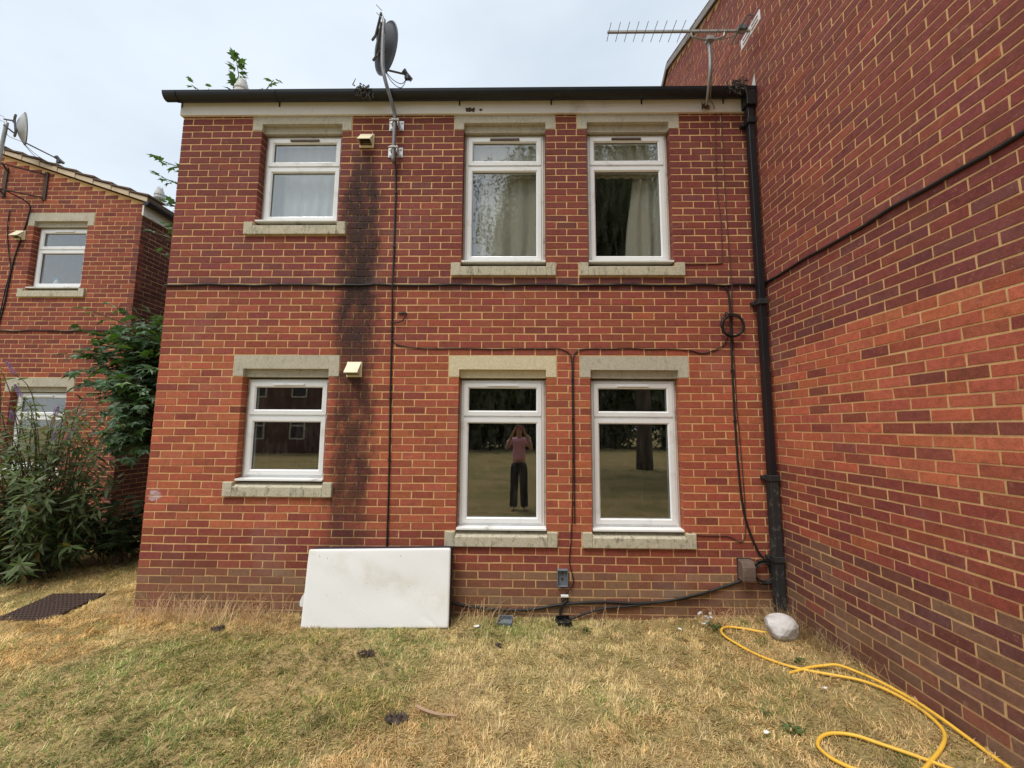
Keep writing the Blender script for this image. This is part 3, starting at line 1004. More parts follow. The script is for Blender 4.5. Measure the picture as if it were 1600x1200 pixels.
LEN_R = YR - YF
bricks_r = lay(LEN_R, range(-35, 71), [], off=0.07, top=right_top)
data_o = brick_data(MAT['brick_o'])
raise_bricks(bricks_r, (XR, YR, 0), -math.pi / 2, col_right, MAT['brick_o'], right, data_o, 300, hide=lambda x, y: (x < 1240), seed=5)
prof = [(YF, -0.35), (YR, -0.35), (YR, roofz(YR)), (RIDGE_Y, RIDGE_Z), (YF, roofz(YF))]
m = MB()
n = len(prof)
m.add([(XR + 0.0032, y, z) for y, z in prof] + [(XR + 0.30, y, z) for y, z in prof],
      [tuple(reversed(range(n))), tuple(range(n, 2 * n))] + [(i, (i + 1) % n, n + (i + 1) % n, n + i) for i in range(n)])
m.box(XR + 0.30, XR + 8, YF, YF + 0.25, -0.35, roofz(YF) - 0.05); m.box(XR + 0.30, XR + 8, YR - 0.25, YR, -0.35, roofz(YR) - 0.05); m.box(XR + 7.75, XR + 8, YF + 0.25, YR - 0.25, -0.35, 5.0)
m.build('wall', MAT['mortar_o'], right)
m = MB()
m.prism_x([(YF - 0.2, roofz(YF - 0.2) + 0.02), (RIDGE_Y, RIDGE_Z + 0.02), (YR + 0.2, roofz(YR + 0.2) + 0.02), (YR + 0.2, roofz(YR + 0.2) + 0.10), (RIDGE_Y, RIDGE_Z + 0.12), (YF - 0.2, roofz(YF - 0.2) + 0.10)], XR - 0.03, XR + 8.1)
m.build('roof', MAT['roof'], right)
# verge pieces along the gable, each a tile end bedded in mortar
k = 0
for (ya, yb) in ((YF - 0.2, RIDGE_Y), (RIDGE_Y, YR + 0.2)):
    nn_ = int(abs(yb - ya) / 0.33)
    for i in range(nn_):
        a, b = ya + (yb - ya) * i / nn_, ya + (yb - ya) * (i + 1) / nn_ - 0.006
        m = MB()
        dz = random.uniform(-0.008, 0.012)
        m.prism_x([(a, roofz(a) - 0.035 + dz), (b, roofz(b) - 0.035 + dz), (b, roofz(b) + 0.045 + dz), (a, roofz(a) + 0.06 + dz)], XR - 0.05, XR - 0.031)
        m.build('verge_tile', MAT['verge_grey'], right, bevel=0.004)
# stepped pale flashing where the two roofs meet
m = MB()
m.add([(XR - 0.006, y, z) for y, z in ((-0.11, 5.40), (0.18, 5.44), (0.17, 5.50), (-0.02, 5.43), (-0.10, 5.56))] + [(XR - 0.001, y, z) for y, z in ((-0.11, 5.40), (0.18, 5.44), (0.17, 5.50), (-0.02, 5.43), (-0.10, 5.56))],
      [(0, 1, 2, 3, 4), (9, 8, 7, 6, 5)] + [(i, 5 + i, 5 + (i + 1) % 5, (i + 1) % 5) for i in range(5)])
m.add([(XR - 0.006, y, z) for y, z in ((0.10, 5.45), (0.32, 5.50), (0.16, 5.62))] + [(XR - 0.001, y, z) for y, z in ((0.10, 5.45), (0.32, 5.50), (0.16, 5.62))], [(0, 1, 2), (5, 4, 3), (0, 3, 4, 1), (1, 4, 5, 2), (2, 5, 3, 0)])
m.build('flashing', MAT['flash'], right)

# ------------------------------------------------------------------ the house on the left
left = house_root('red brick house with a sloping gable and two white windows behind the buddleia')
LX, LY = -6.10, 2.04
VS = 0.339                     # verge slope


def ltop(x): return 5.42 + (LX - x) * VS


LLEN = 6.6
lw = [(4, 8, 1.999, 16, 0), (4, 8, 38, 54, 35)]
# local u from far left (LX-LLEN) to the corner
cuts_l, holes_l = [], []
for b0, b1, jt, jb, jl in lw:
    u0, u1 = LLEN - b1 * B, LLEN - b0 * B
    jt = round(jt)
    cuts_l += [(u0, u1, jt, jb), (u0 - B / 2, u1 + B / 2, jl if jl else -1, jt), (u0 - B / 2, u1 + B / 2, jb, jb + 2)]
    holes_l.append((u0 - 0.004, u1 + 0.004, zJ(jb) - 0.14, zJ(jt) + 0.085))


def left_top(r):
    zt = zJ(r) + 0.02
    return (0.0, LLEN - max(0.0, (zt - 5.42) / VS))


offl = LLEN - math.floor(LLEN / B) * B
raise_bricks(lay(LLEN, range(-26, 71), cuts_l, off=offl, top=left_top), (LX - LLEN, LY, 0), 0.0, col_left, MAT['brick_o'], left, data_o, 300,
             hide=lambda x, y: ((x < 170) & (y > 640)) | ((x > 130) & (y > 500)), seed=6)
m = MB()
wall_shell(m, 0, LLEN - 0.004, -0.35, 5.36, holes_l, 0.25, 0.0032, lambda u, d, z: (LX - LLEN + u, LY + d, z))
m.add([(LX - LLEN, LY + 0.0032, 5.36), (LX - 0.004, LY + 0.0032, 5.36), (LX - 0.004, LY + 0.0032, 5.42), (LX - LLEN, LY + 0.0032, ltop(LX - LLEN)),
       (LX - LLEN, LY + 0.25, 5.36), (LX - 0.004, LY + 0.25, 5.36), (LX - 0.004, LY + 0.25, 5.42), (LX - LLEN, LY + 0.25, ltop(LX - LLEN))],
      [(0, 1, 2, 3), (7, 6, 5, 4), (3, 2, 6, 7)])
m.box(LX - 0.25, LX - 0.0045, LY + 0.25, LY + 7, -0.35, 5.40)
m.box(LX - LLEN, LX - 0.25, LY + 6.75, LY + 7, -0.35, 5.40)
m.build('wall', MAT['mortar_o'], left)
raise_bricks(lay(6.9, range(-1, 71), [], off=0.05), (LX, LY, 0), math.pi / 2, col_side_shaded, MAT['brick_o'], left, n_parts=0, seed=7, stuff_name='side_brickwork')
for k, (b0, b1, jt, jb, jl) in enumerate(lw):
    x0, x1 = LX - b1 * B, LX - b0 * B
    jt = round(jt)
    window(left, x0, x1, zJ(jb) + 0.035, zJ(jt) - 0.008, zJ(jt + 5.0), LY, 'white', ('upper window with a spray bottle behind the glass', 'lower window half hidden by the buddleia')[k])
    lintel(left, x0 - B / 2 + 0.010, x1 + B / 2 - 0.010, zJ(jt) + 0.005, zJ(jl if jl else -1) - 0.006, x0 + 0.002, x1 - 0.002, LY)
    stone_sill(left, x0 - B / 2 + 0.010, x1 + B / 2 - 0.010, zJ(jb + 2) + 0.006, zJ(jb) - 0.004, x0, x1, LY)
m = MB(); m.box(LX - LLEN, LX - 0.26, LY + 0.26, LY + 6.7, 2.62, 2.80); m.box(LX - LLEN, LX - 0.26, LY + 0.26, LY + 6.7, 0.10, 0.16)
m.build('floor', MAT['carpet'], left)
m = MB(); m.box(LX - LLEN, LX - 0.26, LY + 0.26, LY + 6.7, 5.14, 5.18); m.box(LX - LLEN, LX - 0.26, LY + 3.0, LY + 3.1, 0.165, 5.13)
m.build('partition', MAT['plaster'], left)
# roof slab falling towards the alley, verge tiles and cream bedding along the gable
m = MB()
xa, xb = LX - LLEN, LX + 0.12
P4 = [(xa, ltop(xa) + 0.02), (xb, ltop(xb) + 0.02), (xb, ltop(xb) + 0.10), (xa, ltop(xa) + 0.10)]
m.add([(x, LY - 0.03, z) for x, z in P4] + [(x, LY + 7.1, z) for x, z in P4], [(0, 1, 2, 3), (7, 6, 5, 4), (0, 4, 5, 1), (1, 5, 6, 2), (2, 6, 7, 3), (3, 7, 4, 0)])
lroof = m.build('roof', MAT['roof'], left)
nt = 20
for i in range(nt):
    xa, xb = LX + 0.10 - (i + 1) * 0.31, LX + 0.10 - i * 0.31
    dz = random.uniform(-0.006, 0.006)
    m = MB()   # tile: each laps the one below it
    q = [(xa, ltop(xa) + 0.085 + dz), (xb + 0.03, ltop(xb + 0.03) + 0.115 + dz), (xb + 0.03, ltop(xb + 0.03) + 0.150 + dz), (xa, ltop(xa) + 0.105 + dz)]
    m.add([(x, LY - 0.075, z) for x, z in q] + [(x, LY + 0.25, z + 0.012) for x, z in q], [(0, 1, 2, 3), (7, 6, 5, 4), (0, 4, 5, 1), (1, 5, 6, 2), (2, 6, 7, 3), (3, 7, 4, 0)])
    m.build('tile', MAT['roof'], lroof, bevel=0.006)
    m = MB()
    xa2 = xa + 0.012
    q = [(xa2, ltop(xa2) + 0.012), (xb, ltop(xb) + 0.012), (xb, ltop(xb) + 0.098 + dz), (xa2, ltop(xa2) + 0.078 + dz)]
    m.add([(x, LY - 0.055, z) for x, z in q] + [(x, LY - 0.031, z) for x, z in q], [(0, 1, 2, 3), (7, 6, 5, 4), (0, 4, 5, 1), (1, 5, 6, 2), (2, 6, 7, 3), (3, 7, 4, 0)])
    m.build('verge_bedding', MAT['verge_cream'], lroof, bevel=0.005)
m = MB(); m.box(LX + 0.004, LX + 0.03, LY - 0.02, LY + 7.0, 5.19, 5.36); m.build('fascia_board', MAT['fascia'], left)
m = MB()
yv = np.linspace(math.pi, 2 * math.pi, 9)
pr = [(LX + 0.09 + 0.055 * math.cos(q), 5.40 + 0.06 * math.sin(q)) for q in yv] + [(LX + 0.09 + 0.05 * math.cos(q), 5.40 + 0.055 * math.sin(q)) for q in yv[::-1]]
n = len(pr)
m.add([(x, LY - 0.06, z) for x, z in pr] + [(x, LY + 7, z) for x, z in pr], [(i, (i + 1) % n, n + (i + 1) % n, n + i) for i in range(n)])
m.add([(x, LY - 0.06, z) for x, z in pr[:9]], [tuple(range(9))])
m.build('gutter', MAT['black_plastic'], left)

# ------------------------------------------------------------------ extractor vents
def vent_cowl(x, z, y, label, s=1.0):
    r = tag(empty('vent_cowl', (x, y, z)), label, 'vent', 'cream extractor vents on the house fronts')
    a = 0.078 * s
    m = MB(); m.box(-a, a, -0.016, -0.001, -a, a); m.build('backplate', MAT['cream'], r, bevel=0.004)
    m = MB()
    w = a * 0.88
    pr = [(-0.0165, a * 0.92), (-0.105 * s, -a * 0.48), (-0.105 * s, -a * 0.58), (-0.099 * s, -a * 0.58), (-0.0165, a * 0.80)]
    m.prism_x(pr[::-1], -w, w)
    for sx in (-1, 1):
        m.add([(sx * w, -0.0165, a * 0.92), (sx * w, -0.105 * s, -a * 0.58), (sx * w, -0.0165, -a * 0.80),
               (sx * (w - 0.004), -0.0165, a * 0.92), (sx * (w - 0.004), -0.105 * s, -a * 0.58), (sx * (w - 0.004), -0.0165, -a * 0.80)],
              [(0, 1, 2), (5, 4, 3), (0, 3, 4, 1), (1, 4, 5, 2), (2, 5, 3, 0)])
    m.build('hood', MAT['cream'], r)
    m = MB()
    for i in range(4): m.box(-w * 0.9, w * 0.9, -0.03 - 0.003 * i, -0.018, -a * 0.7 + i * 0.02, -a * 0.7 + i * 0.02 + 0.005)
    m.build('grille', MAT['vent_brown'], r)
    return r


vent_cowl(-1.649, 4.895, 0, 'cream extractor vent beside the short upper window of the middle house')
vent_cowl(-1.665, 2.398, 0, 'cream extractor vent beside the short lower window of the middle house')
vent_cowl(-8.06, 4.86, LY, 'cream extractor vent on the left house beside its upper window')

# ------------------------------------------------------------------ satellite dishes
def dish(center, normal, up, rad_a, rad_b, mat, label, pole, pole_r, lnb_tip, clamps, mats=('galv', 'steel_grey'), cable=True):
    root = tag(empty('satellite_dish', pole[0]), label, 'satellite dish', 'satellite dishes on poles')
    o0 = Vector(pole[0])
    L = lambda p: Vector(p) - o0
    n = Vector(normal).normalized(); u = (Vector(up) - n * Vector(up).dot(n)).normalized(); r = u.cross(n)
    c = L(center)
    rings, seg = 7, 32
    V, F = [], []
    for side in (0, 1):
        base = len(V)
        for i in range(rings + 1):
            t = i / rings
            for k in range(seg):
                q = 2 * math.pi * k / seg
                V.append(c + r * (rad_b * t * math.cos(q)) + u * (rad_a * t * math.sin(q)) + n * (0.085 * t * t - 0.06 + 0.006 * side))
        for i in range(rings):
            for k in range(seg):
                k2 = (k + 1) % seg
                f = (base + i * seg + k, base + i * seg + k2, base + (i + 1) * seg + k2, base + (i + 1) * seg + k)
                F.append(f if side else f[::-1])
    a, b = rings * seg, (2 * rings + 1) * seg
    for k in range(seg):
        k2 = (k + 1) % seg
        F.append((a + k, a + k2, b + k2, b + k))
    m = MB(); m.add(V, F); d = m.build('reflector', MAT[mat], root, smooth=True)
    m = MB(); m.tube([c + r * (rad_b * math.cos(q)) + u * (rad_a * math.sin(q)) + n * 0.028 for q in np.linspace(0, 2 * math.pi, 41)], 0.0065, 6, cap=False)
    m.build('rim', MAT[mats[1]], d, smooth=True)
    m = MB(); m.tube([L(p) for p in pole], pole_r, 10, smooth=6); m.build('pole', MAT[mats[0]], root, smooth=True)
    # bracket between pole and back of the dish
    back = c - n * 0.07
    pt = L(pole[-1])
    near = Vector((pt.x, pt.y, back.z + 0.03))
    m = MB()
    for s in (-1, 1):
        m.tube([near + r * 0.0 + u * (0.05 * s) - n * 0.03, back + u * (0.11 * s) + r * 0.05], 0.013, 6)
        m.tube([back + u * (0.12 * s) - r * 0.12, back + u * (0.12 * s) + r * 0.12], 0.014, 4)
    m.tube([back + u * 0.15, back - u * 0.15], 0.016, 4)
    m.build('bracket', MAT[mats[1]], root)
    m = MB()
    for s in (0.0, 0.085):
        m.tube([near + u * s - n * 0.02, near + u * (s + 0.02) - n * 0.085], 0.004, 5)
    m.build('bolt', MAT['galv'], root)
    tip = L(lnb_tip)
    foot = c - u * rad_a * 0.94 + n * 0.02
    m = MB(); m.tube([foot, tip], 0.011, 6); m.build('feed_arm', MAT[mats[1]], root)
    dirv = (c - tip).normalized()
    m = MB(); m.tube([tip - dirv * 0.07, tip - dirv * 0.02, tip + dirv * 0.0], 0.024, 10); m.tube([tip + dirv * 0.0, tip + dirv * 0.05], [0.022, 0.034], 12)
    m.box(tip.x - 0.022, tip.x + 0.022, tip.y - 0.02, tip.y + 0.02, tip.z - 0.06, tip.z - 0.005)
    m.build('receiver', MAT[mats[1]], root)
    if cable:
        m = MB()
        for kk, dd in ((0, 0.13), (1, 0.18)):
            m.tube([tip + Vector((0, 0, -0.05)), tip * 0.75 + foot * 0.25 + Vector((0, 0, -dd)), tip * 0.3 + foot * 0.7 + Vector((0, 0, -dd * 0.75)), foot - n * 0.03], 0.004, 5, smooth=6)
        m.tube([foot - n * 0.03, near - u * 0.2, near, near + u * 0.1 + r * 0.05], 0.004, 5, smooth=5)
        m.build('cable', MAT['cable'], root, smooth=True)
    for (px_, py_, pz_) in clamps:
        q = L((px_, py_, pz_))
        m = MB()
        for sx in (-1, 1):
            m.box(q.x + sx * 0.052 - 0.026, q.x + sx * 0.052 + 0.026, -0.008 - o0.y, -0.001 - o0.y, q.z - 0.055, q.z + 0.055)
            m.box(q.x + sx * 0.03 - 0.004, q.x + sx * 0.03 + 0.004, q.y - 0.01, -0.007 - o0.y, q.z - 0.04, q.z + 0.04)
            for sz in (-1, 1): m.box(q.x + sx * 0.058 - 0.008, q.x + sx * 0.058 + 0.008, -0.016 - o0.y, -0.0081 - o0.y, q.z + sz * 0.034 - 0.007, q.z + sz * 0.034 + 0.007)
        m.tube([q + Vector((-0.05, -0.03, 0.0)), q + Vector((-0.02, -0.034, 0)), q + Vector((0.02, -0.034, 0)), q + Vector((0.05, -0.03, 0))], 0.010, 6)
        m.build('clamp', MAT['galv'], root)
    return root


dish((-1.545, 0.07, 6.10), (0.62, 0.66, 0.08), (0.0, 0.0, 1.0), 0.272, 0.255, 'dish',
     'dark grey satellite dish seen from behind on a bent pole above the gutter',
     [(-1.335, -0.075, 4.60), (-1.335, -0.075, 4.95), (-1.335, -0.078, 5.13), (-1.355, -0.13, 5.24), (-1.40, -0.20, 5.40), (-1.435, -0.215, 5.56), (-1.445, -0.215, 5.75), (-1.445, -0.215, 6.12)], 0.0195,
     (-1.315, 0.22, 5.90), [(-1.335, -0.06, 5.07), (-1.335, -0.06, 4.76)], ('pole', 'steel_grey'))
dish((-7.95, LY - 0.26, 6.53), (0.53, 0.83, 0.11), (-0.12, 0.0, 1.0), 0.25, 0.23, 'dish_pale',
     'pale grey satellite dish on a pole at the gable of the left house',
     [(-8.14, LY - 0.34, 5.20), (-8.13, LY - 0.34, 6.0), (-8.10, LY - 0.34, 6.56)], 0.024,
     (-7.58, LY - 0.02, 6.16), [], ('alu', 'steel_grey'))
# steel bracket frame that carries the left dish pole
r = tag(empty('wall_bracket', (-8.1, LY, 5.6)), 'dark steel stand off bracket below the verge of the left house', 'bracket')
m = MB()
m.tube([(-0.35, -0.001, -0.03), (-0.02, -0.32, -0.13)], 0.014, 5); m.tube([(0.35, -0.001, -0.10), (-0.02, -0.32, -0.13)], 0.014, 5)
m.tube([(-0.35, -0.001, 0.38), (0.0, -0.32, 0.28)], 0.014, 5); m.tube([(0.35, -0.001, 0.30), (0.0, -0.32, 0.28)], 0.014, 5)
m.build('strut', MAT['rust'], r)
m = MB(); m.box(0.31, 0.37, -0.02, -0.001, -0.14, 0.34); m.build('wall_plate', MAT['rust'], r)
m = MB(); m.box(-0.38, -0.32, -0.02, -0.001, -0.08, 0.42); m.build('wall_plate', MAT['rust'], r)

# ------------------------------------------------------------------ television aerial
r = tag(empty('tv_aerial', (1.94, -0.03, 5.22)), 'long television aerial with many thin rods on a rusty mast over the gutter', 'aerial')
o0 = Vector((1.94, -0.03, 5.22))
T = lambda *ps: [Vector(p) - o0 for p in ps]
m = MB(); m.tube(T((1.985, -0.03, 5.235), (1.975, -0.10, 5.26), (1.952, -0.20, 5.36), (1.945, -0.25, 5.46), (1.945, -0.26, 5.60), (1.94, -0.265, 5.80)), 0.0155, 8, smooth=5); m.build('mast', MAT['alu'], r, smooth=True)
BY, BZ = -0.285, 5.872
m = MB(); m.box(0.90 - o0.x, 2.37 - o0.x, BY - 0.010 - o0.y, BY + 0.010 - o0.y, BZ - 0.010 - o0.z, BZ + 0.010 - o0.z); m.build('boom', MAT['alu'], r)
for i in range(15):
    xx = 0.915 + 0.0925 * i
    hl = 0.095 + 0.002 * i
    m = MB(); m.tube(T((xx, BY - hl * 1.05, BZ), (xx, BY + hl * 1.05, BZ)), 0.0035, 5); m.build('rod', MAT['alu'], r)
m = MB()
xd = 2.245
m.tube(T((xd, BY - 0.15, BZ + 0.01), (xd + 0.055, BY - 0.15, BZ + 0.01), (xd + 0.055, BY + 0.15, BZ + 0.01), (xd, BY + 0.15, BZ + 0.01), (xd, BY - 0.15, BZ + 0.01)), 0.006, 5); m.box(xd - 0.02 - o0.x, xd + 0.07 - o0.x, BY - 0.03 - o0.y, BY + 0.03 - o0.y, BZ + 0.0 - o0.z, BZ + 0.045 - o0.z)
m.build('dipole', MAT['steel_grey'], r)
m = MB()
xr = 2.352
for (a, b) in ((-0.165, -0.135), (-0.02, 0.02), (0.135, 0.165)): m.box(xr - o0.x, xr + 0.006 - o0.x, BY + a - o0.y, BY + b - o0.y, BZ - 0.055 - o0.z, BZ + 0.055 - o0.z)
for zz in (-0.055, -0.010, 0.035): m.box(xr + 0.0005 - o0.x, xr + 0.0055 - o0.x, BY - 0.1645 - o0.y, BY + 0.1645 - o0.y, BZ + zz - o0.z, BZ + zz + 0.020 - o0.z)
m.build('reflector', MAT['white_plastic'], r)
m = MB(); m.tube(T((1.755, BY, BZ), (1.76, BY, BZ - 0.05), (1.80, BY, BZ - 0.075), (1.94, BY + 0.015, BZ - 0.085), (2.05, BY, BZ - 0.075), (2.085, BY, BZ - 0.05), (2.09, BY, BZ)), 0.009, 6, smooth=4)
m.box(1.91 - o0.x, 1.97 - o0.x, BY - 0.02 - o0.y, BY + 0.045 - o0.y, BZ - 0.105 - o0.z, BZ - 0.065 - o0.z)
m.build('cradle', MAT['alu'], r)
m = MB(); m.tube(T((2.25, BY, BZ + 0.0), (2.18, BY, BZ - 0.06), (2.08, BY, BZ - 0.09), (1.965, BY, BZ - 0.12), (1.962, -0.275, 5.6), (1.968, -0.22, 5.36), (2.0, -0.12, 5.25), (2.05, -0.06, 5.27), (2.085, -0.04, 5.22)), 0.0045, 5, smooth=5); m.build('cable', MAT['cable_grey'], r)
m = MB()
for k in range(7): m.tube([(0.04 + random.uniform(-.05, .05), -0.02, random.uniform(-.02, .02)), (0.03 + random.uniform(-.04, .05), -0.04, random.uniform(-.01, .06)), (0.05 + random.uniform(-.05, .05), -0.02, random.uniform(-.02, .03))], 0.005, 5, smooth=4)
m.build('cable_tangle', MAT['cable_brown'], r)

# ------------------------------------------------------------------ flue pipes above the roofs
for (x, y, z0, h, lb) in ((-3.40, 0.42, 5.45, 0.58, 'short pale flue pipe rising behind the gutter of the middle house'),
                          (-6.42, 2.62, 5.50, 0.52, 'short pale flue pipe at the low eaves of the left house')):
    r = tag(empty('flue_pipe', (x, y, z0)), lb, 'flue', 'pale flue pipes on the roofs')
    m = MB(); m.lathe([(0.055, 0), (0.055, h - 0.16)], (0, 0, 0), 16); m.build('pipe', MAT['flash'], r, smooth=False)
    m = MB(); m.lathe([(0.07, h - 0.20), (0.078, h - 0.18), (0.078, h - 0.15), (0.066, h - 0.145), (0.066, h - 0.13), (0.078, h - 0.125), (0.078, h - 0.095), (0.064, h - 0.09), (0.062, h - 0.05), (0.05, h - 0.045), (0.05, h - 0.01)], (0, 0, 0), 16)
    m.build('cowl', MAT['flash'], r)
    m = MB()
    for k in range(6): m.tube([(0.035 * math.cos(k * 1.047), 0.035 * math.sin(k * 1.047), h - 0.012), (0.035 * math.cos(k * 1.047), 0.035 * math.sin(k * 1.047), h + 0.03)], 0.007, 5)
    m.build('finial', MAT['flash'], r)

# ------------------------------------------------------------------ cables on the walls
def cable(pts, rr, label, mat='cable', sm=5, clips=None, cat='cable'):
    m = MB(); m.tube(pts, rr, 6, smooth=sm)
    o = m.build('cable', MAT[mat], None, smooth=True)
    tag(o, label, cat)
    if clips:
        for (x, y, z) in clips:
            c = MB(); c.box(x - rr * 1.5, x + rr * 1.5, y - rr - 0.002, -0.0005 if y > -0.3 and y < 0.3 else y + rr, z - 0.006, z + 0.006)
            c.build('clip', MAT['cable'], o)
    return o


def wob(x, a=0.004): return a * math.sin(x * 7.3) + a * 0.6 * math.sin(x * 17.1 + 1)


hz = [(x, -0.012, 3.283 + wob(x, 0.005)) for x in np.arange(XL - 0.01, 2.02, 0.16)]
cable(hz + [(2.10, -0.013, 3.275), (2.20, -0.012, 3.288), (2.34, -0.012, 3.288), (2.475, -0.012, 3.285)], 0.0115, 'thick black cable running level across the front of the middle house', sm=3,
      clips=[(x, -0.012, 3.283 + wob(x, 0.005)) for x in np.arange(-3.5, 2.0, 0.5)])
ry = list(np.arange(-0.04, -2.44, -0.2))
cable([(XR - 0.012, y, 3.285 + wob(y, 0.006)) for y in ry], 0.0125, 'thick black cable sloping along the blank side wall of the taller house', sm=3)
dc = [(-1.33, -0.05, 4.72), (-1.325, -0.012, 4.55), (-1.315, -0.010, 4.2), (-1.31, -0.010, 3.6), (-1.305, -0.030, 3.28), (-1.30, -0.010, 2.92), (-1.29, -0.010, 2.25), (-1.27, -0.010, 1.3), (-1.265, -0.012, 0.70), (-1.262, -0.012, 0.3)]
o = cable(dc, 0.0090, 'vertical black cable dropping from the satellite dish to the mattress', clips=[(-1.316, -0.01, 4.3), (-1.31, -0.01, 3.7), (-1.298, -0.01, 2.8), (-1.288, -0.01, 2.1), (-1.275, -0.01, 1.5)])
cable([(-1.295, -0.012, 2.72), (-1.27, -0.008, 2.68), (-1.20, -0.006, 2.645), (-0.98, -0.006, 2.617)] + [(x, -0.006, 2.615 + wob(x, 0.003)) for x in np.arange(-0.8, 0.4, 0.2)] +
      [(0.45, -0.006, 2.605), (0.51, -0.008, 2.57), (0.535, -0.010, 2.50), (0.538, -0.010, 2.2), (0.538, -0.010, 1.62), (0.528, -0.010, 1.01), (0.505, -0.012, 0.68), (0.495, -0.012, 0.55), (0.52, -0.014, 0.44), (0.53, -0.014, 0.36), (0.48, -0.02, 0.28), (0.42, -0.02, 0.22)], 0.0052,
      'thin black cable bending down the pier between the two tall lower windows', clips=[(0.538, -0.01, z) for z in (2.3, 1.9, 1.5, 1.1)])
cable([(0.549, -0.012, 0.9), (0.552, -0.012, 1.7), (0.552, -0.012, 2.45), (0.562, -0.010, 2.55), (0.61, -0.008, 2.605), (0.72, -0.006, 2.618)] + [(x, -0.006, 2.618 + wob(x, 0.003)) for x in np.arange(0.9, 1.65, 0.2)] +
      [(1.72, -0.006, 2.605), (1.84, -0.006, 2.575), (1.95, -0.008, 2.60), (2.05, -0.008, 2.65), (2.10, -0.010, 2.72), (2.12, -0.012, 2.80)], 0.0052,
      'thin black cable sagging from the coil above the lintel nearest the corner')
cable([(2.11, -0.006, 5.195), (2.09, -0.006, 4.8), (2.08, -0.006, 4.3), (2.105, -0.006, 4.0), (2.10, -0.006, 3.6), (2.098, -0.006, 3.535), (2.07, -0.006, 3.515), (1.9, -0.006, 3.513), (1.72, -0.006, 3.513), (1.60, 0.02, 3.53)], 0.0048,
      'thin brown cable that turns in at the sill of the upper window nearest the corner', 'cable_brown', clips=[(2.085, -0.006, 4.55)])
cable([(2.17, -0.006, 5.195), (2.165, -0.006, 4.7), (2.165, -0.006, 4.0), (2.17, -0.026, 3.29), (2.165, -0.006, 2.9), (2.165, -0.006, 2.4), (2.165, -0.006, 2.0), (2.18, -0.006, 1.64), (2.178, -0.006, 0.81), (2.0, -0.006, 0.802), (1.73, -0.006, 0.806), (1.62, 0.01, 0.84)], 0.0048,
      'thin brown cable dropping past the coil to the tall lower window sill', 'cable_brown')
cable([(2.115, -0.013, 3.26), (2.14, -0.013, 3.20), (2.145, -0.014, 3.05), (2.14, -0.022, 2.86), (2.135, -0.014, 2.27), (2.14, -0.012, 1.64), (2.16, -0.012, 1.15), (2.20, -0.012, 0.91), (2.28, -0.014, 0.68), (2.36, -0.03, 0.56), (2.385, -0.035, 0.47)], 0.010,
      'black cable bundle falling from the level cable to the brown box', clips=[(2.137, -0.014, 2.4), (2.138, -0.012, 1.9)])


def coil(x, y, z, R, n, label):
    m = MB()
    for k in range(n):
        ra = R + random.uniform(-0.012, 0.012)
        dx, dz = random.uniform(-0.008, 0.008), random.uniform(-0.008, 0.008)
        m.tube([(x + dx + ra * math.cos(q) * 1.0, y - 0.006 * k + 0.004 * math.sin(q * 3 + k), z + dz + ra * math.sin(q)) for q in np.linspace(0, 2 * math.pi, 25)], 0.0052, 5, cap=False)
    m.tube([(x - R * 0.55, y - 0.004, z + R * 0.7), (x - R * 0.7, y - 0.03, z + R * 1.15), (x - R * 0.3, y - 0.03, z + R * 0.9), (x - R * 0.55, y - 0.004, z + R * 0.7)], 0.005, 5, smooth=5)
    o = m.build('cable_coil', MAT['cable'], None, smooth=True)
    return tag(o, label, 'cable coil')


coil(2.150, -0.030, 2.855, 0.110, 5, 'coiled black cable tied to the wall high up beside the downpipe')
coil(2.315, -0.024, 0.485, 0.098, 7, 'tangled coil of black cable between the brown box and the downpipe')
bc = [(-0.66, -0.03, 0.17), (-0.30, -0.02, 0.118), (0.0, -0.016, 0.105), (0.20, -0.016, 0.125), (0.43, -0.018, 0.165), (0.80, -0.016, 0.19), (1.16, -0.016, 0.182), (1.52, -0.016, 0.222), (1.77, -0.016, 0.285), (2.0, -0.016, 0.36), (2.12, -0.02, 0.40)]
cable(bc, 0.012, 'black cable running just above the grass from the mattress to the brown box')
cable([(0.43, -0.045, 0.01), (0.50, -0.04, 0.045), (0.68, -0.03, 0.105), (0.85, -0.02, 0.14), (1.04, -0.02, 0.155), (1.3, -0.018, 0.19), (1.52, -0.042, 0.24), (1.80, -0.04, 0.305)], 0.010, 'black cable rising out of the ground drain below the grey box')
cable([(0.47, -0.02, 0.20), (0.425, -0.024, 0.165), (0.405, -0.02, 0.12), (0.40, -0.03, 0.05), (0.395, -0.04, -0.02)], 0.011, 'short black cable entering the ground under the grey box')
# left house cables
lyc = LY - 0.012
cable([(x, lyc, 3.285 + wob(x, 0.006)) for x in np.arange(LX - 4.2, LX - 0.05, 0.2)], 0.0115, 'black cable running level across the front of the left house', sm=3)
cable([(-8.02, lyc - 0.30, 5.45), (-7.95, lyc - 0.04, 5.38), (-7.97, lyc, 5.20), (-8.02, lyc, 4.9), (-8.10, lyc, 4.5), (-8.13, lyc, 4.2), (-8.16, lyc, 3.7), (-8.22, lyc, 3.3)], 0.009, 'black cable hanging from the pale dish down the left house')
cable([(-8.3, lyc, 5.3), (-8.28, lyc, 4.9), (-8.18, lyc, 4.45), (-8.14, lyc, 4.28), (-8.17, lyc, 4.0), (-8.21, lyc, 3.5), (-8.25, lyc, 3.3)], 0.007, 'second thin cable beside the dish cable on the left house')
